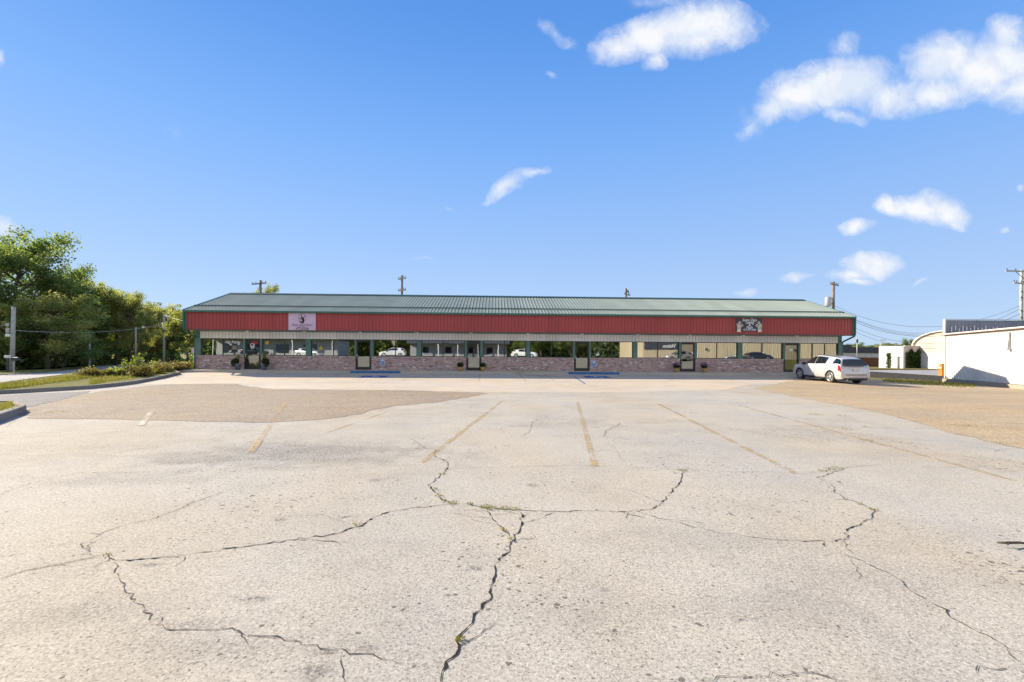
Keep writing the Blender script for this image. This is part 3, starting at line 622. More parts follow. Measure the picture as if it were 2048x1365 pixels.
# gable end walls, back wall
gp_ = [(EY + .08, SOF + .032), (EY + .08, 4.48), (37.9, 6.30), (43.9, 4.40), (43.9, .2), (WALL_Y + .02, .2), (WALL_Y + .02, SOF + .032)]
for x in (XL + .02, XR - .12):
    mb = MB(); mb.prism(gp_, 'x', x, x + .1); P(mb, 'end_wall', M['white_panel'])
mb = MB(); mb.box(XL + .12, XR - .12, 43.8, 43.9, .2, 4.36); P(mb, 'back_wall', M['white_panel'])
# roof
RY, RZ0, RZ1 = EY - .12, 4.535, 6.36
mb = MB(); mb.prism([(RY, RZ0), (37.9, RZ1), (44.1, 4.42), (44.1, 4.37), (37.9, RZ1 - .06), (RY, RZ0 - .04)], 'x', XL - .05, XR + .05)
sl = Vector((0, 37.9 - RY, RZ1 - RZ0)); slb = Vector((0, 44.1 - 37.9, 4.42 - RZ1))
x = XL - .04
def rib(mb, x, a, b, w_, h_):
    n = (b - a).cross(Vector((1, 0, 0))); n = n.normalized(); n = n if n.z > 0 else -n
    A, B = Vector((x, a.y, a.z)), Vector((x, b.y, b.z)); e = Vector((w_, 0, 0)); t_ = Vector((w_ * .45, 0, 0)); up = n * h_
    a0, a1, a2, a3 = A - e, A - t_ + up, A + t_ + up, A + e; b0, b1, b2, b3 = B - e, B - t_ + up, B + t_ + up, B + e
    mb.quad([a0, a1, b1, b0]); mb.quad([a1, a2, b2, b1]); mb.quad([a2, a3, b3, b2]); mb.quad([a0, a3, a2, a1])
while x < XR + .04:
    rib(mb, x, Vector((0, RY, RZ0)), Vector((0, 37.9, RZ1)), .022, .026); x += .2286
o = mb.build('roof', M['roof'], shop, False); o.location = SH
mb = MB(); mb.prism([(37.55, RZ1 - .06), (37.9, RZ1 + .07), (38.25, RZ1 - .06), (37.9, RZ1 - .03)], 'x', XL - .06, XR + .06); mb.build('ridge_cap', M['dark_green'], o)
def onroof(y): return RZ0 + (y - RY) * (RZ1 - RZ0) / (37.9 - RY)
mb = MB(); mb.box(XL - .05, XR + .05, 33.36, 33.42, onroof(33.4) + .03, onroof(33.4) + .085); mb.build('roof_seam', M['dark_green'], o)
for x in (XL - .075, XR + .045):
    mb = MB(); mb.prism([(RY, RZ0 + .05), (37.9, RZ1 + .05), (44.1, 4.47), (44.1, 4.3), (37.9, RZ1 - .12), (RY, RZ0 - .13)], 'x', x, x + .03); mb.build('verge_trim', M['green'], o)
# downspouts
for s, x in ((-1, XL), (1, XR)):
    mb = MB(); xo = x + s * .04
    pts = [(xo, EY - .08, 4.42), (xo, EY - .07, SOF + .05), (xo, EY + .02, SOF - .08), (xo, WALL_Y - .1, SOF - .42), (xo, WALL_Y - .02, SOF - .55), (xo, WALL_Y - .02, .62), (xo, WALL_Y - .18, .5)]
    mb.tube(pts, .055, 6, smooth=False); P(mb, 'downspout', M['green'])
# posts, windows, doors
DOORS = [(488.5, 522), (711, 743), (932.5, 963), (1148, 1179.5), (1359.5, 1391), (1567, 1598.5)]
WINS = [(402, 487.5), (524, 612), (622, 709.5), (747, 834), (842.5, 929.5), (966, 1052), (1060, 1145.5), (1181.5, 1266), (1274, 1357.5), (1393.5, 1475), (1484, 1565.5), (1600, 1676)]
posts = [(391, 402), (612, 622), (834, 842.5), (1052, 1060), (1266, 1274), (1475, 1484), (1676, 1683)]
for (a, b) in DOORS: pass
jam = [(487.5, 490), (521, 524), (709.5, 713), (741, 747), (929.5, 934), (960.5, 966), (1145.5, 1150), (1177.5, 1181.5), (1357.5, 1362), (1388.5, 1393.5), (1565.5, 1570), (1596, 1600)]
for a, b in posts:
    mb = MB(); mb.box(xw(a), xw(b), WALL_Y - .055, WALL_Y + .1, SILL + .002, HEAD - .002); P(bevel_mb := mb, 'post', M['green_post'])
for a, b in jam:
    mb = MB(); c = (xw(a) + xw(b)) / 2; hw = max(.07, (xw(b) - xw(a)) / 2); mb.box(c - hw, c + hw, WALL_Y - .05, WALL_Y + .1, SILL + .002, HEAD - .002); P(mb, 'post', M['green_post'])
edges = [xw(391)] + [xw(v) for d in DOORS for v in d] + [xw(1684)]
for i in range(0, len(edges), 2):
    a, b = edges[i], edges[i + 1]
    mb = MB(); mb.box(a, b, WALL_Y, WALL_Y + .2, WZ + .02, SILL - .12); wallp = P(mb, 'brick_wall', M['brick'])
    mb = MB(); mb.box(a - .01, b + .01, WALL_Y - .03, WALL_Y + .21, SILL - .118, SILL); mb.build('brick_cap', M['soldier'], wallp)
wins = []
for i, (a, b) in enumerate(WINS):
    x0, x1 = xw(a) + .004, xw(b) - .004; y0, y1 = WALL_Y + .05, WALL_Y + .11; fw = .045
    mb = MB(); mb.box(x0, x1, y0, y1, SILL + .003, SILL + .003 + fw).box(x0, x1, y0, y1, HEAD - .003 - fw, HEAD - .003)
    mb.box(x0, x0 + fw, y0, y1, SILL + fw + .004, HEAD - fw - .004).box(x1 - fw, x1, y0, y1, SILL + fw + .004, HEAD - fw - .004)
    fr = P(mb, 'window', M['bronze']); wins.append((fr, x0, x1))
    n = 2 if i < 11 else 3
    for k in range(1, n):
        c = x0 + (x1 - x0) * k / n
        mb = MB(); mb.box(c - .028, c + .028, y0 - .003, y1 + .003, SILL + fw + .005, HEAD - fw - .005); mb.build('mullion', M['bronze'], fr)
    for k in range(n):
        c0, c1 = x0 + (x1 - x0) * k / n, x0 + (x1 - x0) * (k + 1) / n
        mb = MB(); mb.quad([(c0 + .03, y0 + .03, SILL + fw), (c1 - .03, y0 + .03, SILL + fw), (c1 - .03, y0 + .03, HEAD - fw), (c0 + .03, y0 + .03, HEAD - fw)]); g_ = mb.build('pane', M['glass'], fr)
        g_.rotation_euler = (0, 0, 0)
drs = []
for i, (a, b) in enumerate(DOORS):
    x0, x1 = xw(a) + .05, xw(b) - .05; y0, y1 = WALL_Y + .02, WALL_Y + .12; fw = .085
    mb = MB(); mb.box(x0 - .045, x0 + .03, y0 - .02, y1, BZ + .001, HEAD - .004).box(x1 - .03, x1 + .045, y0 - .02, y1, BZ + .001, HEAD - .004).box(x0 + .031, x1 - .031, y0 - .02, y1, HEAD - .09, HEAD - .004)
    fr = P(mb, 'door_frame', M['bronze'])
    mb = MB(); z1 = HEAD - .095
    mb.box(x0 + .035, x0 + .1, y0, y1 - .03, BZ + .01, z1).box(x1 - .1, x1 - .035, y0, y1 - .03, BZ + .01, z1).box(x0 + .101, x1 - .101, y0, y1 - .03, BZ + .01, BZ + .2).box(x0 + .101, x1 - .101, y0, y1 - .03, z1 - .08, z1)
    dr = P(mb, 'door', M['bronze']); drs.append((dr, x0, x1))
    mb = MB(); mb.quad([(x0 + .1, y0 + .03, BZ + .2), (x1 - .1, y0 + .03, BZ + .2), (x1 - .1, y0 + .03, z1 - .08), (x0 + .1, y0 + .03, z1 - .08)]); mb.build('door_glass', M['doorglass'], dr)
    mb = MB(); hx = x0 + .075; mb.tube([(hx, y0 - .005, BZ + .72), (hx, y0 - .06, BZ + .74), (hx, y0 - .06, BZ + 1.1), (hx, y0 - .005, BZ + 1.12)], .017, 6); mb.build('handle', M['chrome'], dr)
# soffit lamps
for px in (495, 609, 721, 834, 942, 1055, 1164, 1274, 1379, 1486, 1592):
    mb = MB(); mb.lathe([(.10, 0), (.11, -.03), (.095, -.075), (.05, -.1), (.01, -.108)], (xw(px, 32.8), 32.75, SOF - .016), 14); P(mb, 'soffit_light', M['lampwhite'])
# rooms behind the glass
mb = MB(); mb.box(XL + .13, XR - .13, WALL_Y + .22, 39.0, WZ - .02, WZ + .03); P(mb, 'room_floor', M['roomfloor'])
mb = MB(); mb.box(XL + .13, XR - .13, 39.0, 39.1, WZ + .03, 3.2).box(XL + .13, XR - .13, WALL_Y + .22, 39.0, 3.2, 3.25)
for px in (668, 888, 1102, 1316, 1530):
    x = xw(px) ; mb.box(x - .06, x + .06, WALL_Y + .24, 38.99, WZ + .031, 3.195)
P(mb, 'room_walls', M['room'])
# window lettering and stickers
def onpane(px, py): return xw(px, WALL_Y + .07), zat(px, py, (WALL_Y + .07) * math.cos(YAW) + xw(px) * math.sin(YAW))
YD = WALL_Y + .074
def arrow(px0, py0, px1, py1, parent):
    a = Vector(onpane(px0, py0)); b = Vector(onpane(px1, py1)); d = (b - a); L = d.length; d.normalize(); n = Vector((-d.y, d.x))
    pts = [a - n * .03, b - d * .14 - n * .03, b - d * .14 - n * .085, b, b - d * .14 + n * .085, b - d * .14 + n * .03, a + n * .03]
    mb = MB(); mb.prism([(p.x, p.y) for p in pts], 'y', YD - .002, YD + .002); mb.build('arrow_sticker', M['white'], parent)
w0 = wins[0][0]
for q_ in ((455, 686, 464, 691), (480, 684, 475, 691), (456, 706, 463, 701), (481, 704, 475.5, 700)): arrow(*q_, w0)
x_, z_ = onpane(464, 684.2); text('Aden Rogers', 'window_lettering', .26, M['white'], w0, (x_, YD, z_), shear=.3, width=.95, ext=.002)
x_, z_ = onpane(468.5, 695.5); mb = MB(); mb.prism([(x_ - .17, z_ - .14), (x_ + .19, z_ - .14), (x_ + .17, z_ + .1), (x_ + .05, z_ + .16), (x_ - .14, z_ + .13)], 'y', YD - .002, YD + .002); mb.build('paper_notice', M['room'], w0)
mb = MB(); x_, z_ = onpane(449, 705)
for k in range(9):
    zz = z_ - .1 + k * .12; mb.tube([(x_ + .13 * math.cos(t * .6), YD + .25 + .1 * math.sin(t * .6), zz + t * .004) for t in range(8)], .025, 5)
mb.build('ribbon_spiral', M['white'], w0)
mb = MB(); x_, z_ = onpane(423, 697); mb.box(x_ - .22, x_ + .22, 34.4, 34.7, BZ, 3.1); mb.build('inner_column', M['soffit'], w0)
for (px, py, r_, wi) in ((534, 686, .13, 1), (642, 697, .12, 2)):
    x_, z_ = onpane(px, py); mb = MB(); mb.lathe([(r_, -.002), (r_, .002)], (x_, YD, z_), 18, 'y', False); mb.build('yellow_sticker', M['yellow_vinyl'], wins[wi][0])
x_, z_ = onpane(642, 700.5); mb = MB(); mb.box(x_ - .25, x_ + .25, YD + .006, YD + .01, z_ - .22, z_ + .2); mb.build('poster', M['white'], wins[2][0])
d0 = drs[0][0]; x_, z_ = onpane(505, 693); mb = MB()
for rr_, zz in ((.13, .06), (.1, -.08)):
    mb.tube([(x_ + rr_ * math.cos(t * .4), YD - .02, z_ + zz + rr_ * math.sin(t * .4)) for t in range(17)], .03, 5)
mb.build('round_emblem', M['white'], d0)
x_, z_ = onpane(510, 686); mb = MB(); mb.prism([(x_ - .18, z_ + .1), (x_ - .05, z_ + .14), (x_, z_ + .09), (x_ + .06, z_ + .14), (x_ + .2, z_ + .08), (x_ + .12, z_ - .1), (x_, z_ - .14), (x_ - .1, z_ - .1)], 'y', YD - .03, YD - .026); mb.build('red_sticker', M['red_vinyl'], d0)
x_, z_ = onpane(1173 - 24, 690); xx = (drs[3][1] + drs[3][2]) / 2; text('OPEN', 'window_lettering', .16, M['bone'], drs[3][0], (xx, YD - .02, 2.42), width=.6, ext=.002)
xx = (drs[5][1] + drs[5][2]) / 2; mb = MB(); mb.box(xx - .12, xx + .12, YD - .03, YD - .026, 2.12, 2.32); mb.build('paper_notice', M['white'], drs[5][0])
xx, z_ = onpane(740, 690); x_, z_ = onpane(788, 685.5); mb = MB(); mb.prism([(x_ - .2, z_ + .14), (x_ + .2, z_ + .14), (x_ + .09, z_ - .14), (x_ + .02, z_ - .25), (x_ - .09, z_ - .14)], 'y', YD - .002, YD + .002); mb.build('cone_sticker', M['bone'], wins[3][0])

# fascia signs
def panel_thing(name, label, cat, px0, px1, py0, py1, y, m):
    d = y * math.cos(YAW); x0, x1 = xw(px0, y), xw(px1, y); c = (px0 + px1) / 2; dep = y * math.cos(YAW) + (x0 + x1) / 2 * math.sin(YAW)
    z0, z1 = zat(c, py1, dep), zat(c, py0, dep); t_ = thing(name, label, cat, ((x0 + x1) / 2, y, (z0 + z1) / 2))
    hw, hh = (x1 - x0) / 2, (z1 - z0) / 2; mb = MB(); mb.box(-hw, hw, 0, .025, -hh, hh); mb.build('sign_board', m, t_); return t_, hw, hh
t1, hw, hh = panel_thing('fascia_sign', 'pink square sign with dancer in a hoop on the red fascia', 'sign', 576.5, 631, 626, 660.8, EY - .045, M['pink'])
def stroke(mb, pts, w0_, y=-.006):
    for a, b in zip(pts, pts[1:]):
        a, b = Vector(a), Vector(b); d = (b - a).normalized(); n = Vector((-d.y, d.x)) * w0_ / 2; a2, b2 = a - d * w0_ * .3, b + d * w0_ * .3
        mb.prism([tuple(a2 - n), tuple(b2 - n), tuple(b2 + n), tuple(a2 + n)], 'y', y, y + .003 + .0005 * (len(mb.v) % 7))
def S(x, y): return ((x - 1024) / 1780 * 2 * hw, (680 - y) / 1130 * 2 * hh)
mb = MB(); stroke(mb, [S(1025 + 245 * math.cos(t * .3), 425 - 265 * math.sin(t * .3)) for t in range(22)], .022); mb.build('hoop_drawing', M['purple'], t1)
mb = MB(); stroke(mb, [S(935, 190), S(975, 300), S(1000, 400)], .04); stroke(mb, [S(1000, 400), S(1060, 500)], .09); stroke(mb, [S(1195, 335), S(1110, 450), S(1085, 500)], .045); stroke(mb, [S(970, 425), S(1010, 430)], .085)
stroke(mb, [S(1075, 490), S(1095, 590), S(1085, 690)], .125); stroke(mb, [S(1060, 530), S(940, 520), S(840, 490)], .05); stroke(mb, [S(1080, 690), S(1000, 780), S(940, 730), S(875, 665)], .07); stroke(mb, [S(1090, 690), S(1105, 790)], .06)
mb.build('dancer_drawing', M['black'], t1)
for s_, y_, sz, w_ in (('Divine Dance Fitness', 905, .2, 1.42), ('Studio Room 1', 1040, .15, .66), ('417-214-6343', 1165, .2, .92)):
    c = S(1024, y_); text(s_, 'lettering', sz, M['purple'] if y_ < 1100 else M['black'], t1, (.0, -.005, c[1]), shear=.35, width=w_ * hw * 2 / 1.9, ext=.003)
t2, hw, hh = panel_thing('fascia_sign', 'charcoal sign with cream skeleton hands on the red fascia', 'sign', 1473, 1523.5, 637.8, 663, EY - .045, M['charcoal'])
for s_, y_, sz, w_ in (('Sunny Days', .78, .3, .58), ('Tanning', .38, .3, .34), ('&', .0, .26, .09), ('Nails', -.4, .28, .26), ('417-347-2448', -.78, .2, .5)):
    text(s_, 'lettering', sz * hh / .42 * .9, M['white'], t2, (0, -.005, y_ * hh), shear=.3, width=w_ * hw * 2, ext=.003)
for s in (-1, 1):
    mb = MB()
    def H(x, y): return (s * x * hw, y * hh)
    stroke(mb, [H(.83, -.95), H(.82, -.62)], .26); stroke(mb, [H(.78, -.55), H(.66, -.3), H(.5, -.08)], .055); stroke(mb, [H(.8, -.5), H(.7, -.02), H(.56, .12)], .055); stroke(mb, [H(.85, -.5), H(.78, .15), H(.68, .38)], .055); stroke(mb, [H(.88, -.5), H(.88, .2), H(.74, .55)], .055); stroke(mb, [H(.9, -.6), H(.97, -.1), H(.96, .15)], .05)
    mb.build('hand_drawing', M['bone'], t2)
# accessible parking signs on the brick
for px, py, lab in ((765, 724, 'blue accessible parking sign on brick right of the second door'), (1187.5, 727.5, 'blue accessible parking sign on brick beside the fourth door')):
    x = xw(px, WALL_Y - .02); z = zat(px, py, WALL_Y * 1.0 + x * math.sin(YAW)); t_ = thing('parking_sign', lab, 'sign', (x, WALL_Y - .022, z), 0, 'accessible parking signs on the brick')
    mb = MB(); mb.box(-.155, .155, 0, .012, -.24, .24); mb.build('sign_plate', M['white'], t_)
    mb = MB(); mb.box(-.13, .13, -.004, 0, -.215, .215); mb.build('sign_face', M['blue_sign'], t_)
    mb = MB(); mb.box(-.075, .08, -.008, -.0045, .03, .17); mb.build('wheelchair_symbol', M['white'], t_)
    text('RESERVED', 'lettering', .05, M['white'], t_, (0, -.006, -.05), width=.21, ext=.002); text('PARKING', 'lettering', .05, M['white'], t_, (0, -.006, -.12), width=.18, ext=.002)

# ------------------------------------------------------------------ leaves, pots, shrubs, trees
def leafquad(mb, c, s, rr, up=.3):
    n = Vector((rr.gauss(0, 1), rr.gauss(0, 1), rr.gauss(0, 1) + up)).normalized(); a = n.orthogonal().normalized(); b = n.cross(a); t = rr.uniform(0, 6.28)
    u = (a * math.cos(t) + b * math.sin(t)) * s; v = (b * math.cos(t) - a * math.sin(t)) * s * rr.uniform(.45, .8)
    c = Vector(c); mb.quad([c - u, c - v * .9, c + u, c + v * .9])
def clump(mb, c, r, n, s, rr, flat=.8):
    for _ in range(n):
        d = Vector((rr.gauss(0, 1), rr.gauss(0, 1), rr.gauss(0, 1))).normalized(); k = r * (rr.random() ** .4)
        leafquad(mb, (c[0] + d.x * k, c[1] + d.y * k, c[2] + d.z * k * flat), s * rr.uniform(.6, 1.3), rr)
def pot_of_mums(px, lab, flowers, y=32.95):
    rr = random.Random(px); t_ = thing('flower_pot', lab, 'potted plant', (xw(px, y), y, WZ), 0, 'potted plants on the sidewalk')
    mb = MB(); mb.lathe([(.13, 0), (.16, .2), (.18, .26), (.17, .28), (.15, .27)], n=14); mb.build('pot', M['terracotta'], t_)
    mb = MB(); clump(mb, (0, 0, .42), .24, 320, .05, rr, .65); mb.build('foliage', M['pot_green'], t_, False)
    if flowers:
        mb = MB()
        for _ in range(420):
            a = rr.uniform(0, 6.28); e = rr.uniform(.25, 1.5); leafquad(mb, (.3 * math.cos(a) * math.cos(e), .3 * math.sin(a) * math.cos(e), .44 + .24 * math.sin(e)), .035, rr)
        mb.build('blooms', M['mum'], t_, False)
    else:
        mb = MB()
        for _ in range(60):
            a = rr.uniform(0, 6.28); mb.quad([(.02 * math.cos(a + 1.5), .02 * math.sin(a + 1.5), .3), (-.02 * math.cos(a + 1.5), -.02 * math.sin(a + 1.5), .3), (.3 * math.cos(a) * rr.uniform(.5, 1), .3 * math.sin(a) * rr.uniform(.5, 1), rr.uniform(.5, .75))])
        mb.build('spikes', M['pot_green'], t_, False)
pot_of_mums(921, 'yellow pot of dark spiky greenery left of the third door', False); pot_of_mums(966, 'yellow pot of dark spiky greenery right of the third door', False)
pot_of_mums(1353, 'yellow pot of purple mums left of the fifth door', True); pot_of_mums(1409, 'yellow pot of purple mums right of the fifth door', True)
def tall_planter(px, lab, lean):
    rr = random.Random(px); y = 33.0; t_ = thing('tall_planter', lab, 'potted plant', (xw(px, y), y, WZ), 0, 'potted plants on the sidewalk')
    mb = MB(); mb.lathe([(.15, 0), (.2, .3), (.23, .42), (.22, .44), (.18, .42)], n=16); mb.build('pot', M['bluepot'], t_)
    mb = MB(); clump(mb, (-.12 * lean, -.08, .58), .26, 520, .05, rr, .9); clump(mb, (-.2 * lean, -.1, .45), .2, 260, .05, rr, 1.2); mb.build('foliage', M['pot_green'], t_, False)
    mb = MB()
    for _ in range(150):
        a = rr.uniform(0, 6.28); r_ = rr.uniform(.05, .22); h = rr.uniform(.9, 1.35); mb.quad([(.015 * math.cos(a + 1.5), .015 * math.sin(a + 1.5), .5), (-.015 * math.cos(a + 1.5), -.015 * math.sin(a + 1.5), .5), (r_ * math.cos(a) * .7, r_ * math.sin(a) * .7, h * .8), (r_ * math.cos(a), r_ * math.sin(a), h)])
    mb.build('plumes', M['plume'], t_, False)
tall_planter(475.5, 'tall blue grey planter with pale plume grass left of the first door', 1); tall_planter(528.5, 'tall blue grey planter with pale plume grass right of the first door', -1)

def shrub_mesh(seed, m, n, spread, hgt, leaf, stems=26):
    rr = random.Random(seed); st = MB(); lf = MB()
    for k in range(stems):
        a = rr.uniform(0, 6.28); d = spread * rr.uniform(.2, 1); h = hgt * rr.uniform(.4, 1.0) ** 1.2 * 1.25; tip = Vector((d * math.cos(a), d * math.sin(a), h))
        pts = [Vector((tip.x * .25, tip.y * .25, -.05)), Vector((tip.x * .6, tip.y * .6, h * .5)), tip]; st.tube(pts, [.012, .009, .004], 4)
        for _ in range(n // stems):
            u = rr.uniform(.15, 1.05); p = pts[0].lerp(pts[1], u * 2) if u < .5 else pts[1].lerp(pts[2], u * 2 - 1)
            leafquad(lf, (p.x + rr.gauss(0, .07 * spread + .03), p.y + rr.gauss(0, .07 * spread + .03), max(.02, p.z + rr.gauss(0, .06))), leaf * rr.uniform(.6, 1.3), rr)
    return st, lf
def shrub(name, label, cat, loc, seed, m, n, spread, hgt, leaf, group=None):
    t_ = thing(name, label, cat, loc, 0, group); st, lf = shrub_mesh(seed, m, n, spread, hgt, leaf)
    st.build('stems', M['bark'], t_, False); lf.build('foliage', m, t_, False); return t_
WG = 'weedy shrubs in the verge by the kerb'
for i, (px, py, m, sp_, h, lf, lab) in enumerate((
    (182, 753, 'leaf_rust', .75, .75, .06, 'reddish dry bush standing alone on the grass nearest the road'),
    (215, 752, 'leaf_rust', .5, .45, .05, 'low brown tuft right of the lone reddish bush'),
    (240, 751, 'leaf_yellow', .6, .6, .06, 'short yellow green bush left of the bright lime sapling'),
    (283, 753, 'leaf_rust', .9, .95, .06, 'brown bush spilling over the kerb below the bright lime sapling'),
    (308, 748, 'leaf_rust', .8, .95, .06, 'dark brown bush in the middle of the row along the kerb'),
    (322, 744, 'leaf_yellow', .7, 1.05, .06, 'olive bush behind the kerb bend just left of the leaning guy wire'),
    (345, 742, 'leaf_rust', .9, 1.0, .06, 'rusty brown bush at the foot of the guy wire'),
    (366, 741, 'leaf_rust', .8, .95, .06, 'rusty bush between guy wire foot and yellow guards'),
    (384, 739, 'leaf_yellow', .6, .75, .06, 'yellowish bush against the left corner of the shop'))):
    p = at(px, py, .1); shrub('shrub', lab, 'bush', (p.x, p.y, p.z + .1), 30 + i, M[m], 1500, sp_, h * .5, lf, WG)
p = at(258, 750, .1); shrub('sapling', 'bright lime green sapling rising above the brown bushes', 'sapling', (p.x, p.y, p.z + .1), 77, M['leaf_lime'], 500, .5, .8, .07)
p = at(278, 749, .1); shrub('sapling', 'taller lime green shoot leaning right over the brown bushes', 'sapling', (p.x, p.y, p.z + .1), 78, M['leaf_lime'], 300, .35, 1.02, .07)

def tree_meshes(seed, H, Rr, n, leaf, trunk_h, gaps=.5):
    rr = random.Random(seed); tr = MB(); lf = MB(); tips = []
    tr.tube([(0, 0, -.3), (rr.gauss(0, .1), rr.gauss(0, .1), H * .25), (rr.gauss(0, .3), rr.gauss(0, .3), H * .55), (rr.gauss(0, .4), rr.gauss(0, .4), H * .85)], [H * .022, H * .018, H * .012, H * .004], 7)
    nb = 26
    for k in range(nb):
        z0 = H * rr.uniform(trunk_h, .8); a = k * 2.4 + rr.uniform(-.4, .4); fz = (z0 / H - trunk_h) / (1 - trunk_h)
        L = Rr * rr.uniform(.55, 1.05) * (1 - .45 * abs(fz - .25)); z1 = min(H * .97, z0 + L * rr.uniform(.2, .9))
        tip = Vector((L * math.cos(a), L * math.sin(a), z1)); mid = Vector((tip.x * .5, tip.y * .5, (z0 + z1) / 2 - .1 * L))
        tr.tube([(0, 0, z0), mid, tip], [H * .009, H * .005, H * .0018], 5, cap=False); tips += [(tip, rr.uniform(.7, 1.15)), (mid.lerp(tip, .4), rr.uniform(.6, .95))]
        for _ in range(2):
            t2_ = mid.lerp(tip, rr.uniform(.3, .9)) + Vector((rr.gauss(0, 1), rr.gauss(0, 1), rr.gauss(.2, .8))) * Rr * .22; tr.tube([mid, t2_], [H * .003, H * .001], 4, cap=False); tips.append((t2_, rr.uniform(.45, .85)))
    tips.append((Vector((0, 0, H * .93)), .8))
    tot = sum(k ** 2 for _, k in tips)
    for c, k in tips:
        r_ = Rr * .30 * k; m_ = int(n * k * k / tot)
        for _ in range(m_):
            d = Vector((rr.gauss(0, 1), rr.gauss(0, 1), rr.gauss(0, 1))).normalized(); q = r_ * (rr.random() ** .45) * rr.uniform(.7, 1.25)
            leafquad(lf, (c.x + d.x * q, c.y + d.y * q, c.z + d.z * q * .75), leaf * rr.uniform(.6, 1.35), rr)
    return tr, lf
PROTO = []
for sd, H, Rr, n, th, m in ((101, 14, 5.2, 24000, .16, 'leaf_dark'), (102, 12, 4.4, 18000, .14, 'leaf_mid'), (103, 11, 3.8, 13000, .2, 'leaf_yellow'), (104, 9, 4.2, 16000, .06, 'leaf_dark'), (105, 10, 3.6, 15000, .1, 'leaf_mid')):
    tr, lf = tree_meshes(sd, H, Rr, n, .14, th)
    a = bpy.data.meshes.new('trunk'); a.from_pydata(tr.v, [], tr.f); a.polygons.foreach_set('use_smooth', tr.sm); a.materials.append(M['bark'])
    b = bpy.data.meshes.new('crown'); b.from_pydata(lf.v, [], lf.f); b.materials.append(M[m]); PROTO.append((H, Rr, a, b))
def tree(k, px, ytop, halfpx, depth, label, group=None, xy=None, H=None, W=None, name='tree', rz=None):
    H0, R0, a, b = PROTO[k]
    if xy is None:
        xy = far(px, depth); H = zat(px, ytop, depth); W = halfpx / F * depth
    z = height(*xy) - .05; t_ = thing(name, label, 'tree', (xy[0], xy[1], z), (px * 1.7 + ytop) % 6.28 if rz is None else rz, group)
    t_.scale = (W / R0, W / R0, (H - z) / H0)
    for nme, me in (('trunk', a), ('crown', b)):
        o = bpy.data.objects.new(nme, me); COL.objects.link(o); o.parent = t_
    return t_
TG = 'trees along the far side of the road'
for k, px, yt, hp, dep, lab in (
    (0, 40, 452, 95, 52, 'tallest dark green tree at the left edge, crown rising highest'),
    (0, -75, 470, 110, 50, 'big dark tree cut off by the left edge of the view'),
    (0, 128, 522, 55, 56, 'dark green tree stepping down just right of the tallest one'),
    (1, 95, 590, 75, 46, 'mid green tree low in front of the tallest one'),
    (2, 185, 560, 42, 62, 'thin yellowish tree with open crown right of the tall pair'),
    (2, 232, 580, 48, 66, 'yellow green tree with brown flecks beside the vine covered trunk'),
    (1, 262, 588, 36, 64, 'mid green tree with a vine covered trunk in the middle of the row'),
    (4, 300, 602, 44, 74, 'rounded mid green tree behind the tall grey pole'),
    (4, 342, 606, 40, 80, 'low rounded tree between the grey pole and the shop roof'),
    (2, 376, 626, 40, 60, 'bright yellow green tree touching the left end of the shop'),
    (3, 20, 640, 75, 45, 'dark leafy undergrowth tree behind the mailboxes'),
    (3, 110, 655, 70, 50, 'dark drooping tree overhanging the road verge left of the short pole'),
    (3, 160, 640, 60, 60, 'dark bushy tree behind the short grey pole'),
    (3, 218, 660, 55, 72, 'shaded low tree between the short pole and the thin pole'),
    (3, 292, 655, 55, 84, 'shaded low tree right of the thin pole'),
    (3, 350, 665, 55, 78, 'dark low tree under the bright yellow green one'),
    (1, 150, 600, 60, 66, 'olive tree filling the gap behind the stepped dark tree'),
    (1, 210, 610, 60, 76, 'dull green tree behind the yellow flecked ones'),
    (1, 520, 571, 30, 66, 'leafy tree top showing above the left part of the roof')):
    tree(k, px, yt, hp, dep, lab, TG if px < 400 else None)
for k, px, yt, hp, dep, lab in ((3, 1722, 689, 26, 150, 'distant tree line tree above the dark flat building'), (1, 1752, 687, 24, 160, 'pale distant tree right of the dark flat building'), (3, 1782, 690, 22, 155, 'distant low tree above the ruined block wall'), (3, 1824, 680, 16, 95, 'round dark tree peeping out beside the arched building')):
    tree(k, px, yt, hp, dep, lab, 'distant trees on the right')
for i, (x, y, H, k) in enumerate(((-62, -58, 13, 0), (-48, -62, 12, 1), (-36, -60, 14, 0), (-24, -64, 12, 4), (-11, -63, 13, 0), (2, -66, 12, 1), (13, -62, 11, 0), (22, -60, 12, 3), (-75, -50, 13, 1), (-42, -48, 9, 3), (9, -52, 9, 3), (19, -48, 10, 3))):
    tree(k, 0, 0, 0, 0, 'tree across the street seen only in the shop window reflections', 'trees reflected in the shop windows', (x, y), H, H * .42, rz=i)

mb = MB(); rr = random.Random(21); path = [(-60, 46), (60, 49), (150, 62), (230, 76), (320, 92), (410, 98)]
for _ in range(20000):
    i = rr.randrange(5); t = rr.random(); px = path[i][0] + (path[i + 1][0] - path[i][0]) * t; dep = path[i][1] + (path[i + 1][1] - path[i][1]) * t
    hh = 2.6 + 1.5 * math.sin(px * .045) + 1.1 * math.sin(px * .13 + 1); z = hh * rr.random() ** 1.2; x, y = far(px, dep + rr.gauss(0, 1.4) + z * .5); leafquad(mb, (x, y, height(x, y) + z), .24 * rr.uniform(.6, 1.4), rr)
tag(mb.build('undergrowth', M['leaf_dark'], fix=False), kind='stuff')
mb = MB()
for _ in range(34000):
    x = rr.uniform(-150, 48); hh = 9 + 2.5 * math.sin(x * .21) + 2 * math.sin(x * .57 + 2); leafquad(mb, (x, -76 + rr.gauss(0, 2), 1.2 + hh * rr.random()), .7 * rr.uniform(.6, 1.3), rr)
tag(mb.build('woods', M['leaf_dark'], fix=False), kind='stuff')

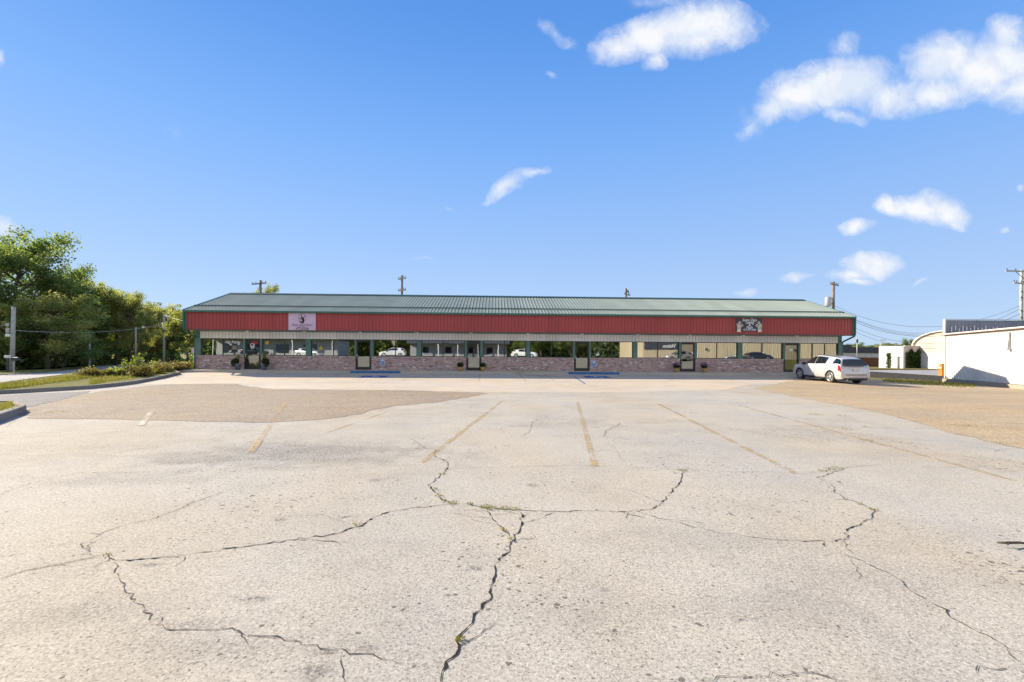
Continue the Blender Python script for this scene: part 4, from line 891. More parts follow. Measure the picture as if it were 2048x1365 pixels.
# ------------------------------------------------------------------ poles and wires
def pole(name, label, px, ytop, depth, r, m, lean=0.0, arms=(), group=None, extra=None):
    x, y = far(px, depth); z0 = height(x, y) - .1; H = zat(px, ytop, depth) - z0; t_ = thing(name, label, 'pole', (x, y, z0), 0, group)
    mb = MB(); mb.tube([(lean, 0, 0), (0, 0, H)], [r * 1.15, r * .85], 10); mb.build('shaft', m, t_)
    for (dz, L, ang, off) in arms:
        c, s = math.cos(ang), math.sin(ang); Mx = Matrix.Translation((0, 0, H - dz)) @ Matrix.Rotation(ang, 4, 'Z')
        mb = MB(); mb.box(-L + off, L + off, -r - .1, -r + .02, -.07, .07, Mx); arm = mb.build('crossarm', m, t_)
        for k in (-.92, -.45, .45, .92):
            p = Mx @ Vector((k * L + off, -r - .04, .07)); mb = MB(); mb.lathe([(.02, 0), (.02, .08), (.05, .1), (.055, .16), (.03, .2)], p, 8); mb.build('insulator', M['iron'], arm)
    return t_, H, z0
pole('utility_pole', 'wooden utility pole with one tilted crossarm above the left roof', 520, 561, 60, .16, M['pole'], 0, [(.45, 1.35, -.5, 0)], 'utility poles behind the shop')
pole('utility_pole', 'wooden utility pole with two crossarms above the middle left roof', 803, 551, 62, .16, M['pole'], 0, [(.5, .75, -.7, .25), (2.0, .75, -.7, .25)], 'utility poles behind the shop')
t_, H, z0 = pole('utility_pole', 'short pole top with crossarm seen end on above the right roof', 1251, 577, 66, .17, M['pole'], 0, [(.45, 1.1, 1.15, 0), (.9, .9, .9, 0)], 'utility poles behind the shop')
t4, H4, z4 = pole('utility_pole', 'dark utility pole with grey transformer behind the right end of the roof', 1666, 564, 58, .17, M['pole'], 0, [(.4, 1.05, .55, -.25)], 'utility poles behind the shop')
mb = MB(); mb.lathe([(.05, 0), (.33, .02), (.36, .1), (.36, 1.05), (.3, 1.15), (.1, 1.2)], (-.72, -.1, H4 - 3.05), 16); mb.lathe([(.03, 1.2), (.05, 1.35), (.02, 1.5)], (-.72, -.1, H4 - 3.05), 8); mb.build('transformer', M['galv'], t4)
mb = MB(); mb.box(-.4, -.1, -.06, .06, H4 - 2.1, H4 - 2.0).box(-.4, -.1, -.06, .06, H4 - 2.7, H4 - 2.6); mb.build('bracket', M['iron'], t4)
t5, H5, z5 = pole('utility_pole', 'tall pale utility pole with broad crossarm behind the white metal building', 2042, 540, 50, .155, M['palepole'], 0, [(.2, 2.1, .05, 0), (1.5, .9, .3, -.9)], 'utility poles behind the shop')
mb = MB(); mb.tube([(0, -.25, H5 - 1.0), (-.9, -.25, H5 - .28)], .03, 5).tube([(0, -.25, H5 - 1.0), (.9, -.25, H5 - .28)], .03, 5); mb.build('brace', M['iron'], t5)
for dz in (2.4, 3.0, 4.4, 5.1):
    mb = MB(); mb.tube([(.0, -.2, H5 - dz), (-.35, -.3, H5 - dz + .05)], .03, 5).lathe([(.05, 0), (.07, .06), (.04, .14)], (-.35, -.3, H5 - dz), 8); mb.build('wire_hook', M['iron'], t5)
tl, Hl, zl = pole('utility_pole', 'pale leaning pole with meter box beside the road at far left', 27, 614, 39, .15, M['palepole'], -.12, (), 'grey poles along the road')
mb = MB(); mb.box(-.45, -.2, -.2, .0, 3.35, 3.75).box(-.5, -.35, -.15, 0, 3.9, 4.15); mb.build('meter_box', M['galv'], tl)
mb = MB(); mb.lathe([(.12, 0), (.2, .06), (.18, .22), (.05, .28)], (-.32, -.1, 3.0), 12); mb.build('lamp_head', M['lampwhite'], tl)
pole('utility_pole', 'short grey pole at the road edge left of the lime sapling', 178.5, 663, 52, .12, M['palepole'], 0, (), 'grey poles along the road')
pole('utility_pole', 'thin grey pole behind the vine covered trunk', 271.5, 655, 58, .09, M['palepole'], 0, (), 'grey poles along the road')
tp, Hp, zp = pole('utility_pole', 'taller straight grey pole with dark band right of the lime sapling', 328, 630, 60, .13, M['palepole'], 0, (), 'grey poles along the road')
mb = MB(); mb.lathe([(.19, 0), (.2, .1), (.2, .45), (.19, .5)], (0, 0, zat(328, 667, 60)), 12); mb.build('band', M['iron'], tp)
def wire(a, b, sag, r, label, m, group='overhead wires'):
    a, b = Vector(a), Vector(b); pts = []
    for k in range(17):
        t = k / 16; p = a.lerp(b, t); p.z -= sag * 4 * t * (1 - t); pts.append(p)
    mb = MB(); mb.tube(pts, r, 5); return tag(mb.build('overhead_wire', m), label, 'wire', group)
def pt(px, py, depth): x, y = far(px, depth); return (x, y, zat(px, py, depth))
wire(pt(25, 661, 39), pt(328, 648, 60), .55, .02, 'pale cable from the leaning left pole to the taller grey pole', M['palewire'])
wire(pt(-40, 656, 36), pt(25, 646, 39), .1, .018, 'thin cable leaving the leaning left pole towards the left edge', M['palewire'])
wire(pt(328, 630, 60), pt(396, 646, 50), .2, .018, 'cable from the taller grey pole down to the shop corner', M['palewire'])
wire(pt(328, 648, 60), pt(271.5, 656, 58), .2, .014, 'thin cable between taller grey pole and thin pole', M['palewire'])
for i, (ya, yb, sg, lab) in enumerate(((612, 612, 2.4, 'topmost sagging wire between the transformer pole and the pale pole'), (618, 618, 3.0, 'second sagging wire below the top one on the right'), (624, 628, 2.7, 'third wire of the bundle on the right, thicker and straighter'), (634, 640, 2.9, 'fourth wire of the bundle crossing behind the grey parapet'), (640, 650, 3.0, 'lowest sagging wire of the bundle on the right'))):
    wire(pt(1668, ya, 58), pt(2040, yb, 50), sg, .016 if i != 2 else .022, lab, M['wire'])
wire(pt(1712, 640, 44), pt(1895, 663, 42), .6, .014, 'thin service wire from the shop corner to the white building', M['wire'])
# guy wire with yellow guards
ga, gb = at(354, 736, .1), pt(400, 684, 33.8)
mb = MB(); mb.tube([(ga.x, ga.y, ga.z), (-20.62, 33.9, 2.25)], .022, 6); tag(mb.build('guy_wire', M['palewire']), 'pale guy wire slanting from the bushes up to the shop corner', 'wire')
for i, (px, py, dz) in enumerate(((374, 738, 0), (378, 740, 0))):
    p = at(px, py, .1); mb = MB(); mb.tube([(p.x, p.y, p.z + .05), (-20.66 + .02 * i, 33.2 - i * .3, 1.15 - i * .22)], .04, 7)
    tag(mb.build('wire_guard', M['plume']), ('upper' if i == 0 else 'lower') + ' of two slanting yellow guard tubes at the shop corner', 'guard tube')
# mailboxes and a small sign
x, y = far(28, 37.5); tm = thing('mailbox', 'black mailbox on a pale post in front of the leaning pole', 'mailbox', (x, y, 0))
mb = MB(); mb.box(-.04, .04, -.04, .04, 0, .95); mb.build('post', M['palepole'], tm)
mb = MB(); mb.prism([(-.13, 1.0), (.13, 1.0), (.13, 1.15), (.09, 1.24), (0, 1.27), (-.09, 1.24), (-.13, 1.15)], 'x', -.15, .38); mb.build('box', M['iron'], tm)
x, y = far(15, 38.2); tm = thing('mailbox', 'white topped mailbox on a dark post left of the leaning pole', 'mailbox', (x, y, 0))
mb = MB(); mb.box(-.06, .06, -.06, .06, 0, 1.2); mb.build('post', M['iron'], tm)
mb = MB(); mb.prism([(-.1, 1.2), (.1, 1.2), (.1, 1.36), (.06, 1.43), (-.06, 1.43), (-.1, 1.36)], 'x', -.18, .18); mb.build('box', M['lampwhite'], tm)
x, y = far(387, 44); tm = thing('small_sign', 'small pale square sign on a post left of the shop corner', 'sign', (x, y, height(x, y)))
mb = MB(); mb.tube([(0, 0, 0), (0, 0, 1.75)], .03, 6); mb.build('post', M['galv'], tm); mb = MB(); mb.box(-.17, .17, -.05, -.03, 1.5, 1.95); mb.build('sign_plate', M['pink'], tm)

# ------------------------------------------------------------------ right hand side
A, B = Vector((34.8, 35.3, 0)), Vector((31.15, 26.7, 0)); dirw = (B - A).normalized(); C = A + dirw * 15; nrm = Vector((dirw.y, -dirw.x, 0)); nrm = nrm if nrm.x < 0 else -nrm
bld = thing('white_building', 'white ribbed metal building at the right edge with grey upper wall', 'building', (A.x, A.y, 0), math.atan2(dirw.y, dirw.x))
Lw = 9.8; PZ = .15   # local x runs along the wall toward the camera, local +y points away from the shop
def lc(v):
    d = Vector(v) - A; return d.dot(dirw), d.dot(Vector((-dirw.y, dirw.x, 0)))
sgn = 1 if lc(A + Vector((5, 0, 0)))[1] > 0 else -1
mb = MB(); prof = []; x = 0.0
while x < Lw:
    prof += [(x, 0), (x + .2, 0), (x + .215, -sgn * .03), (x + .245, -sgn * .03), (x + .26, 0)]; x += .2772
for (a, b), (c, d) in zip(prof, prof[1:]): mb.quad([(a, b, PZ), (c, d, PZ), (c, d, 3.5), (a, b, 3.5)])
M['white_wall'] = metal_panel('white_wall_metal', (.70, .68, .65), .5, .04, .05); M['grey_wall'] = metal_panel('grey_wall_metal', (.22, .245, .31), .5, .1, .12)
mb.build('side_wall', M['white_wall'], bld, False)
mb = MB(); mb.box(0, Lw, min(sgn * .06, sgn * 9), max(sgn * .06, sgn * 9), .1, 3.42); mb.build('wall_core', M['white_wall'], bld)
mb = MB(); mb.box(-.1, Lw, *sorted((-sgn * .16, sgn * 9.2)), 3.5, 3.58); mb.build('eave_trim', M['bone'], bld)
mb = MB(); mb.box(-.1, Lw, *sorted((-sgn * .17, -sgn * .05)), 3.45, 3.498); mb.build('gutter', M['wood'], bld)
mb = MB(); mb.box(-.06, .06, *sorted((-sgn * .07, sgn * .05)), PZ + .002, 3.44); mb.build('corner_trim', M['bone'], bld)
mb = MB(); mb.box(-.05, Lw, *sorted((-sgn * .18, sgn * .4)), -.4, PZ - .03); mb.build('foundation', M['plinth'], bld)
px_, pl = 2037, None
xd = (at(2037, 768) - A).dot(dirw); mb = MB(); mb.tube([(8.0, -sgn * .09, 3.3), (8.0, -sgn * .09, 2.35)], .05, 8); mb.box(7.9, 8.1, *sorted((-sgn * .06, -sgn * .2)), 2.2, 2.35); mb.build('vent_pipe', M['galv'], bld)
up = thing('upper_block', '', 'building'); bpy.data.objects.remove(up)
rot = Matrix.Rotation(-math.atan2(dirw.y, dirw.x), 4, 'Z')
mb = corr(A.x + .52, A.x + 24, 3.0, 4.68, A.y + .6, .02, .3); o = mb.build('upper_wall', M['grey_wall'], bld, False)
o.matrix_parent_inverse = Matrix.Identity(4); o.matrix_local = rot @ Matrix.Translation((-A.x, -A.y, 0))
mb = MB(); mb.prism([(A.x + .54, A.y + .64), (A.x + 24, A.y + .64), (A.x + 24, A.y + 12), (A.x + 14, A.y + 12)], 'z', 0, 4.66); o = mb.build('upper_core', M['grey_wall'], bld); o.matrix_local = rot @ Matrix.Translation((-A.x, -A.y, 0))
mb = MB(); mb.box(A.x + .44, A.x + .53, A.y + .5, A.y + .7, 3.0, 4.72).box(A.x + .44, A.x + 24, A.y + .5, A.y + .66, 4.722, 4.76); o = mb.build('parapet_trim', M['galv'], bld); o.matrix_local = rot @ Matrix.Translation((-A.x, -A.y, 0))
mb = MB()
for k in range(13): mb.box(A.x + 1.0 + k * .31, A.x + 1.06 + k * .31, A.y + .56, A.y + .592, 3.78 + .1 * math.sin(k * 1.7), 4.05 + .12 * math.sin(k * 2.3) + .1)
o = mb.build('paint_remains', M['white'], bld); o.matrix_local = rot @ Matrix.Translation((-A.x, -A.y, 0))
# retaining kerb and raised drive
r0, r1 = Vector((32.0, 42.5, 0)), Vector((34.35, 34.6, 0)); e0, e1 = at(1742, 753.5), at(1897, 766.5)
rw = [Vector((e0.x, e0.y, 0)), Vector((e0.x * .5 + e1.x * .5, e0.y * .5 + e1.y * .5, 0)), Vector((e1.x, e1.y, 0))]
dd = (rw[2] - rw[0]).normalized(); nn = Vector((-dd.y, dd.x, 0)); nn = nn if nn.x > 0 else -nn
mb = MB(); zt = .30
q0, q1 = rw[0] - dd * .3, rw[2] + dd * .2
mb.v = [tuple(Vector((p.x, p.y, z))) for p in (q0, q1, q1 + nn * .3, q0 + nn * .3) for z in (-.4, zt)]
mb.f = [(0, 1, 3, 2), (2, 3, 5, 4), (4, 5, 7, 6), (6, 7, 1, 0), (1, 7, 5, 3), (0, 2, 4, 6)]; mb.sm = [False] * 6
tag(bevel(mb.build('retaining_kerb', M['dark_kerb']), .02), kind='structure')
dr_ = [q0 + nn * .28, q1 + nn * .28, Vector((A.x + .2, A.y - .2, 0)), Vector((46, 36.5, 0)), Vector((75, 50, 0)), Vector((72, 62, 0)), Vector((q0.x, 52, 0))]
mb = MB(); mb.prism([(p.x, p.y) for p in dr_], 'z', -.3, zt - .03); tag(mb.build('raised_drive', M['road']), kind='structure')
mb = MB(); mb.prism([(36, 55), (80, 55.2), (90, 85), (40, 85)], 'z', -.3, zt + .06); tag(mb.build('grass_bank', M['ground']), kind='structure')
mb = MB(); mb.box(44, 44.9, 47, 47.5, zt - .028, zt - .02); tag(mb.build('drain_cover', M['iron']), kind='structure')
# orange hopper bin at the corner
p = Vector((*far(1889.5, 38.3), zt - .03)); tb = thing('orange_bin', 'bright orange plastic hopper bin at the corner of the white building', 'bin', p, math.atan2(dirw.y, dirw.x))
mb = MB(); mb.prism([(-.28, 0), (.28, 0), (.32, .48), (-.32, .48)], 'y', -.28, .28); mb.build('bin_body', M['orange'], tb)
mb = MB(); mb.prism([(-.42, .5), (.34, .5), (.34, .98), (.1, .98), (-.42, .72)], 'y', -.3, .3); mb.build('hopper', M['orange'], tb)
mb = MB(); mb.box(-.2, .2, -.31, -.302, .6, .72); mb.build('label_plate', M['white'], tb)
# ruined block wall with ivy
rb = thing('block_ruin', 'roofless white block building with doorways and ivy on its shaded wall', 'building', (53.4, 60, zt))
mb = MB(); H_ = 2.95
mb.prism([(0, 0), (.5, 0), (.5, 1.6), (.9, 1.6), (.9, 0), (1.9, 0), (1.9, 2.1), (2.5, 2.1), (2.5, 0), (3.9, 0), (3.9, H_ + .1), (0, H_)], 'x', 0, .2)
mb.build('side_wall', M['white_wall'], rb)
mb = MB(); mb.box(.21, 2.6, 0, .2, 0, H_ - .02); mb.build('front_wall', M['stucco'], rb)
mb = MB(); mb.box(.205, 2.6, -.03, .23, H_ - .01, H_ + .08); mb.build('coping', M['white_wall'], rb)
mb = MB(); rr = random.Random(5)
for _ in range(2600):
    x = rr.uniform(.35, 2.6); top = 2.7 - .6 * abs(math.sin(x * 3.1)); leafquad(mb, (x, -.1 + rr.uniform(-.16, .06), rr.uniform(0, top)), .11 * rr.uniform(.6, 1.3), rr)
for _ in range(260): leafquad(mb, (-.12, 2.2 + rr.gauss(0, .18), rr.uniform(0, 2.0)), .1, rr)
mb.build('ivy', M['ivy'], rb, False)
# arched building
ab = thing('arched_building', 'pale barrel roofed building half hidden behind the white metal building', 'building', (55.6, 56.2, zt))
arc = [(4.6 * math.cos(math.pi * k / 18), 3.0 + 1.75 * math.sin(math.pi * k / 18)) for k in range(19)]
mb = MB(); mb.prism([(-4.6, 0), (4.6, 0)] + arc, 'x', 0, .3); ew = mb.build('end_wall', M['stucco'], ab)
mb = MB(); mb.box(-.03, -.002, -4.5, 4.5, 0, 2.0); mb.build('white_dado', M['white_wall'], ab)
mb = MB(); o1 = [(y * 1.03, z + .1) for y, z in arc]; mb.prism(o1 + [(y, z + .005) for y, z in reversed(arc)], 'x', -.25, 14); mb.build('roof', M['bone'], ab)
mb = MB(); mb.box(.4, 13.8, -4.4, 4.4, 0, 2.99); mb.build('hall', M['plinth'], ab)
mb = MB(); mb.box(-.06, -.032, -3.6, -.6, 0, 1.0).box(-.06, -.032, .8, 2.6, 0, 1.0); mb.build('panel_door', M['soffit'], ab)
# dark flat building and wooden fence
x0 = xw(1660, 76); x1 = xw(1772, 76)
fb = thing('flat_building', 'low dark grey flat roofed building beyond the shop on the right', 'building', ((x0 + x1) / 2, 76, .3)); hw = (x1 - x0) / 2
mb = MB(); mb.box(-hw, hw, 0, 8, 0, 3.0); mb.build('wall', M['galv'], fb); mb = MB(); mb.box(-hw, hw, -.15, 8, 2.2, 3.15); mb.build('parapet', M['charcoal'], fb)
mb = MB(); mb.box(-hw + .8, -hw + 5.2, 2, 5, 3.16, 3.6); mb.build('roof_unit', M['iron'], fb)
x0, x1 = xw(1700, 70), xw(1766, 70); fc = thing('wood_fence', 'brown upright board fence in front of the dark flat building', 'fence', ((x0 + x1) / 2, 70, .3)); hw = (x1 - x0) / 2
mb = MB(); x = -hw; rr = random.Random(2)
while x < hw: mb.box(x, x + .13, 0, .03, 0, 1.45 + rr.uniform(-.02, .02)); x += .145
mb.build('boards', M['wood'], fc)
mb = MB(); mb.box(-hw, hw, .032, .09, .3, .4).box(-hw, hw, .032, .09, 1.1, 1.2); mb.build('rails', M['wood'], fc)
# thin street lamp and pole far right
for px, yt, dep, lab in ((1761, 680, 80, 'thin far lamp post with short arm above the ruined wall'), (1714, 674, 72, 'thin far pole with dark box right of the shop corner')):
    x, y = far(px, dep); tl_ = thing('lamp_post', lab, 'lamp post', (x, y, 0)); Hh = zat(px, yt, dep); mb = MB(); mb.tube([(0, 0, 0), (0, 0, Hh)], .05, 6); mb.build('post', M['galv'], tl_)
    mb = MB(); mb.box(-.1, .9 if px > 1740 else .12, -.08, .08, Hh - .1 if px > 1740 else Hh - .9, Hh if px > 1740 else Hh - .4); mb.build('lamp_arm' if px > 1740 else 'box', M['iron'] if px < 1740 else M['galv'], tl_)

# ------------------------------------------------------------------ the parked SUV
def carpaint(name, c, metal=.5):
    g = G(name); g.fin(c, .3, metal, .5); g.b.inputs['Coat Weight'].default_value = .8; g.b.inputs['Coat Roughness'].default_value = .05; return g.m
M['silver'] = carpaint('silver_paint', (.66, .66, .67), .25); M['carwhite'] = carpaint('white_paint', (.75, .76, .77), 0); M['cardark'] = carpaint('dark_paint', (.03, .035, .05)); M['cartan'] = carpaint('beige_paint', (.55, .5, .42))
g = G('car_glass'); g.fin((.012, .014, .016), .04, 0, .8); M['carglass'] = g.m
M['tyre'] = plain('tyre_rubber', (.025, .025, .026), .85); M['plastic'] = plain('black_plastic', (.03, .03, .032), .6)
M['rim'] = plain('alloy', (.62, .62, .62), .3, .8, .03); g = G('tail_red'); g.fin((.42, .015, .01), .15, 0, .6); M['tail'] = g.m
ST = [  # x, bottom z, widest half width, belt z, belt half width, roof edge z, roof half width, roof centre z
 (-2.385, .46, .66, .62, .64, .66, .60, .67), (-2.36, .36, .80, .74, .78, .79, .74, .80), (-2.32, .31, .87, .90, .85, .95, .80, .97), (-2.27, .29, .895, .99, .86, 1.05, .80, 1.07), (-2.18, .28, .905, 1.02, .87, 1.22, .76, 1.25), (-2.05, .27, .91, 1.04, .875, 1.45, .69, 1.49), (-1.96, .27, .915, 1.045, .88, 1.57, .655, 1.61),
 (-1.85, .26, .92, 1.05, .885, 1.61, .64, 1.655), (-1.55, .25, .92, 1.045, .89, 1.635, .64, 1.685), (-1.0, .25, .92, 1.03, .89, 1.65, .645, 1.70), (-.9, .25, .92, 1.03, .89, 1.65, .645, 1.70), (-.4, .25, .92, 1.02, .89, 1.65, .645, 1.70), (.0, .25, .92, 1.01, .89, 1.64, .64, 1.69), (.08, .25, .92, 1.01, .89, 1.635, .64, 1.685), (.3, .25, .92, 1.005, .89, 1.60, .63, 1.65), (.6, .25, .92, 1.02, .885, 1.43, .655, 1.47), (.88, .25, .92, 1.04, .88, 1.24, .70, 1.28), (1.08, .25, .92, 1.05, .87, 1.12, .76, 1.15),
 (1.45, .25, .92, 1.03, .86, 1.08, .72, 1.12), (1.85, .25, .91, .98, .84, 1.03, .66, 1.065), (2.1, .26, .88, .91, .80, .96, .62, .99), (2.25, .27, .83, .82, .75, .87, .56, .90), (2.34, .3, .75, .69, .69, .76, .52, .78), (2.385, .36, .63, .58, .60, .63, .48, .65)]
ST = [(x, zb, wm_, zbelt + .085 * clamp((1.45 - x) / .5) * clamp((x + 2.36) / .2) + .05 * clamp(-x / 2) * clamp((x + 2.36) / .2), wb_, ze - .03 - .10 * clamp((.1 - x) / 2.0), we - .03, zc - .03 - .10 * clamp((.1 - x) / 2.0)) if x < .5 else (x, zb, wm_, zbelt + .06 * clamp((1.3 - x) / .5), wb_, ze - .03 * clamp((1.0 - x) / .5), we - .03, zc - .03 * clamp((1.0 - x) / .5)) for (x, zb, wm_, zbelt, wb_, ze, we, zc) in ST]
def section(s):
    x, zb, wm_, zbelt, wbelt, ze, we, zc = s; zs = zb + .12
    half = [(0, zb), (wm_ * .9, zb), (wm_ * .985, zs), (wm_, (zs + zbelt) / 2), (wm_ * .99, zbelt - .09), (wbelt, zbelt), (we + .015, ze - .025), (we - .05, ze + (zc - ze) * .45), (we * .5, zc - .012), (0, zc)]
    return [Vector((x, y, z)) for y, z in half] + [Vector((x, -y, z)) for y, z in reversed(half[1:-1])]
def build_car(label, paint, loc, rz, name='parked_car', cat='car'):
    t_ = thing(name, label, cat, loc, rz); secs = [section(s) for s in ST]; n = len(secs[0])
    mb = MB()
    for s in secs: mb.v += [tuple(p) for p in s]
    for i in range(len(secs) - 1):
        for k in range(n):
            k2 = (k + 1) % n; mb.f.append((i * n + k, i * n + k2, (i + 1) * n + k2, (i + 1) * n + k)); mb.sm.append(True)
    mb.f.append(tuple(range(n))); mb.f.append(tuple((len(secs) - 1) * n + k for k in range(n))); mb.sm += [False, False]
    body = mb.build('body', paint, t_)
    cut = MB()
    for x in (-1.43, 1.43):
        for s in (-1, 1): cut.lathe([(.415, .50 * s), (.415, 1.1 * s)], (x, 0, .37), 28, 'y')
    co_ = cut.build('cutter', paint, t_); md = body.modifiers.new('b', 'BOOLEAN'); md.operation = 'DIFFERENCE'; md.object = co_; md.solver = 'EXACT'
    dg = bpy.context.evaluated_depsgraph_get(); dg.update(); me = bpy.data.meshes.new_from_object(body.evaluated_get(dg)); body.modifiers.clear(); body.data = me; me.name = 'body'
    bpy.data.objects.remove(co_)
    bm = bmesh.new(); bm.from_mesh(me)
    for e in bm.edges:
        e.smooth = not (len(e.link_faces) == 2 and e.calc_face_angle(0) > rad(32))
    for f in bm.faces: f.smooth = True
    bm.to_mesh(me); bm.free()
    me.materials.clear(); me.materials.append(paint); me.materials.append(M['plastic'])
    for f in me.polygons:
        c_ = f.center
        if abs(c_.y) < .9 and any((c_.x - xx) ** 2 + (c_.z - .37) ** 2 < .42 ** 2 for xx in (-1.43, 1.43)) and abs(f.normal.z) < 2 and (abs(c_.y) < .88) and c_.z > .2 and not abs(c_.y) < .45: f.material_index = 1
    def patch(i0, i1, k0, k1, name, m, inset=.0, off=.006, flip=1):
        mb = MB(); grid = []
        for i in range(i0, i1 + 1): grid.append([secs[i][k % n].copy() for k in range(k0, k1 + 1)])
        c = sum((p for r_ in grid for p in r_), Vector()) / sum(len(r_) for r_ in grid)
        mb.v = []
        for r_ in grid:
            for p in r_:
                nn_ = Vector((0, p.y, p.z - .9)).normalized(); p2 = p.lerp(c, inset); mb.v.append(tuple(p2 + nn_ * off))
        w_ = k1 - k0 + 1
        for i in range(i1 - i0):
            for k in range(k1 - k0): mb.f.append((i * w_ + k, i * w_ + k + 1, (i + 1) * w_ + k + 1, (i + 1) * w_ + k)); mb.sm.append(True)
        return mb.build(name, m, t_, False)
    L, Rk = (5, 6), (n - 6, n - 5)
    for (k0, k1) in (L, Rk):
        patch(4, 8, k0, k1, 'side_window', M['carglass'], .04); patch(9, 12, k0, k1, 'side_window', M['carglass'], .04, .008); patch(12, 16, k0, k1, 'side_window', M['carglass'], .04, .008)
    # windscreen and rear window lie across the car
    def across(i0, i1, name, m, inset=.06):
        mb = MB(); rows = []
        for i in range(i0, i1 + 1):
            s = secs[i]; rows.append([s[7], s[8], s[9], s[10], s[11]])
        c = sum((p for r_ in rows for p in r_), Vector()) / (5 * len(rows)); fw_ = 1 if c.x > 0 else -1
        for r_ in rows:
            for p in r_: mb.v.append(tuple(p.lerp(c, inset) + Vector((fw_ * .010, 0, .012))))
        for i in range(len(rows) - 1):
            for k in range(4): mb.f.append((i * 5 + k, i * 5 + k + 1, (i + 1) * 5 + k + 1, (i + 1) * 5 + k)); mb.sm.append(True)
        return mb.build(name, m, t_, False)
    across(14, 17, 'windscreen', M['carglass'])
    mb = MB(); mb.v = [(-2.285, .735, 1.085), (-2.285, -.735, 1.085), (-2.03, -.60, 1.44), (-2.03, .60, 1.44), (-2.305, 0, 1.07), (-2.035, 0, 1.46), (-2.165, .675, 1.26), (-2.165, -.675, 1.26), (-2.19, 0, 1.27)]
    mb.f = [(0, 4, 8, 6), (4, 1, 7, 8), (6, 8, 5, 3), (8, 7, 2, 5)]; mb.sm = [True] * 4
    o = mb.build('rear_window', M['carglass'], t_, False); o.location = (-.018, 0, .008)
    for s in (-1, 1):
        patch(1, 5, 3 if s > 0 else n - 5, 5 if s > 0 else n - 3, 'taillight', M['tail'], .14, .012)
        mb = MB(); mb.v = [(2.33, s * .55, .66), (2.30, s * .62, .80), (2.05, s * .82, .90), (2.1, s * .84, .78)]; mb.f = [(0, 1, 2, 3)]; mb.sm = [False]
        o = mb.build('headlight', M['lampwhite'], t_); sd = o.modifiers.new('s', 'SOLIDIFY'); sd.thickness = .05; sd.offset = 0
        mb = MB(); mb.box(.82, 1.0, s * .90 - .02 if s > 0 else s * .90 - .18, s * .90 + .18 if s > 0 else s * .90 + .02, 1.0, 1.16); bevel(mb.build('mirror', M['plastic'], t_), .03)
        mb = MB(); mb.tube([(-1.75, s * .55, 1.55), (-1.6, s * .55, 1.60), (-.7, s * .55, 1.655), (.1, s * .55, 1.68), (.25, s * .55, 1.64)], .014, 6); mb.build('roof_rail', M['plastic'], t_)
        for x in (-.55, .5):
            mb = MB(); mb.box(x - .09, x + .09, s * .925 - .014, s * .925 + .014, .86, .89); bevel(mb.build('handle', paint, t_), .008)
        mb = MB(); mb.box(-1.0, 1.0, *sorted((s * .86, s * .935)), .235, .33); bevel(mb.build('sill_trim', M['plastic'], t_), .02)
        for x in (-1.02, -.0, 1.02):
            mb = MB(); mb.box(x - .004, x + .004, *sorted((s * .9, s * .923)), .36, .98); mb.build('door_gap', M['plastic'], t_)
        for x in (-1.43, 1.43):
            mb = MB(); mb.lathe([(.25, -.11), (.34, -.115), (.372, -.09), (.375, 0), (.372, .09), (.34, .115), (.25, .11)], (0, 0, 0), 32, 'y'); wh = mb.build('wheel', M['tyre'], t_); wh.location = (x, s * .79, .37)
            mb = MB(); yo = s * .10; mb.lathe([(.255, yo - s * .03), (.27, yo + s * .014), (.24, yo + s * .02), (.23, yo - s * .02)], (0, 0, 0), 32, 'y')
            for k in range(5):
                Mx = Matrix.Rotation(k * 2 * math.pi / 5 + .3, 4, 'Y'); mb.box(-.055, .055, yo - .012, yo + .016 * 1, .03, .255, Mx)
            mb.lathe([(.07, yo - .02), (.075, yo + s * .02), (.03, yo + s * .03)], (0, 0, 0), 14, 'y'); mb.build('rim', M['rim'], wh)
            mb = MB(); mb.lathe([(.21, s * .03), (.21, s * .035)], (0, 0, 0), 24, 'y'); mb.build('brake_disc', M['iron'], wh)
    mb = MB(); mb.box(-2.37, -2.27, -.72, .72, .24, .37); bevel(mb.build('bumper_trim', M['plastic'], t_), .03)
    mb = MB(); mb.box(-2.385, -2.36, -.3, .3, .915, .945); mb.build('tailgate_chrome', M['chrome'], t_)
    mb = MB(); mb.box(-2.372, -2.345, -.16, .16, .78, .90); mb.build('licence_plate', M['soffit'], t_)
    mb = MB(); mb.box(-2.39, -2.0, .5, .57, .23, .28); mb.build('exhaust', M['chrome'], t_)
    mb = MB(); mb.box(-2.1, 2.1, -.7, .7, .2, .3); mb.build('underbody', M['plastic'], t_)
    mb = MB(); mb.box(2.345, 2.38, -.45, .45, .5, .62); mb.build('grille', M['plastic'], t_)
    return t_
cx_, cy_ = 20.52, 28.45
suv = build_car('silver crossover SUV parked nose in at the right end of the shop', M['silver'], (cx_, cy_, height(cx_, cy_)), rad(90 - .3))
suv.scale = (.97, .95, .97); suv.rotation_euler = (0, -math.atan2(height(20.3, 29.6) - height(20.3, 26.7), 2.9), rad(89.7))
def recolour(c, m):
    for o in c.children:
        if o.name.split('.')[0] in ('body', 'handle', 'spoiler'):
            o.data = o.data.copy(); o.data.materials[0] = m
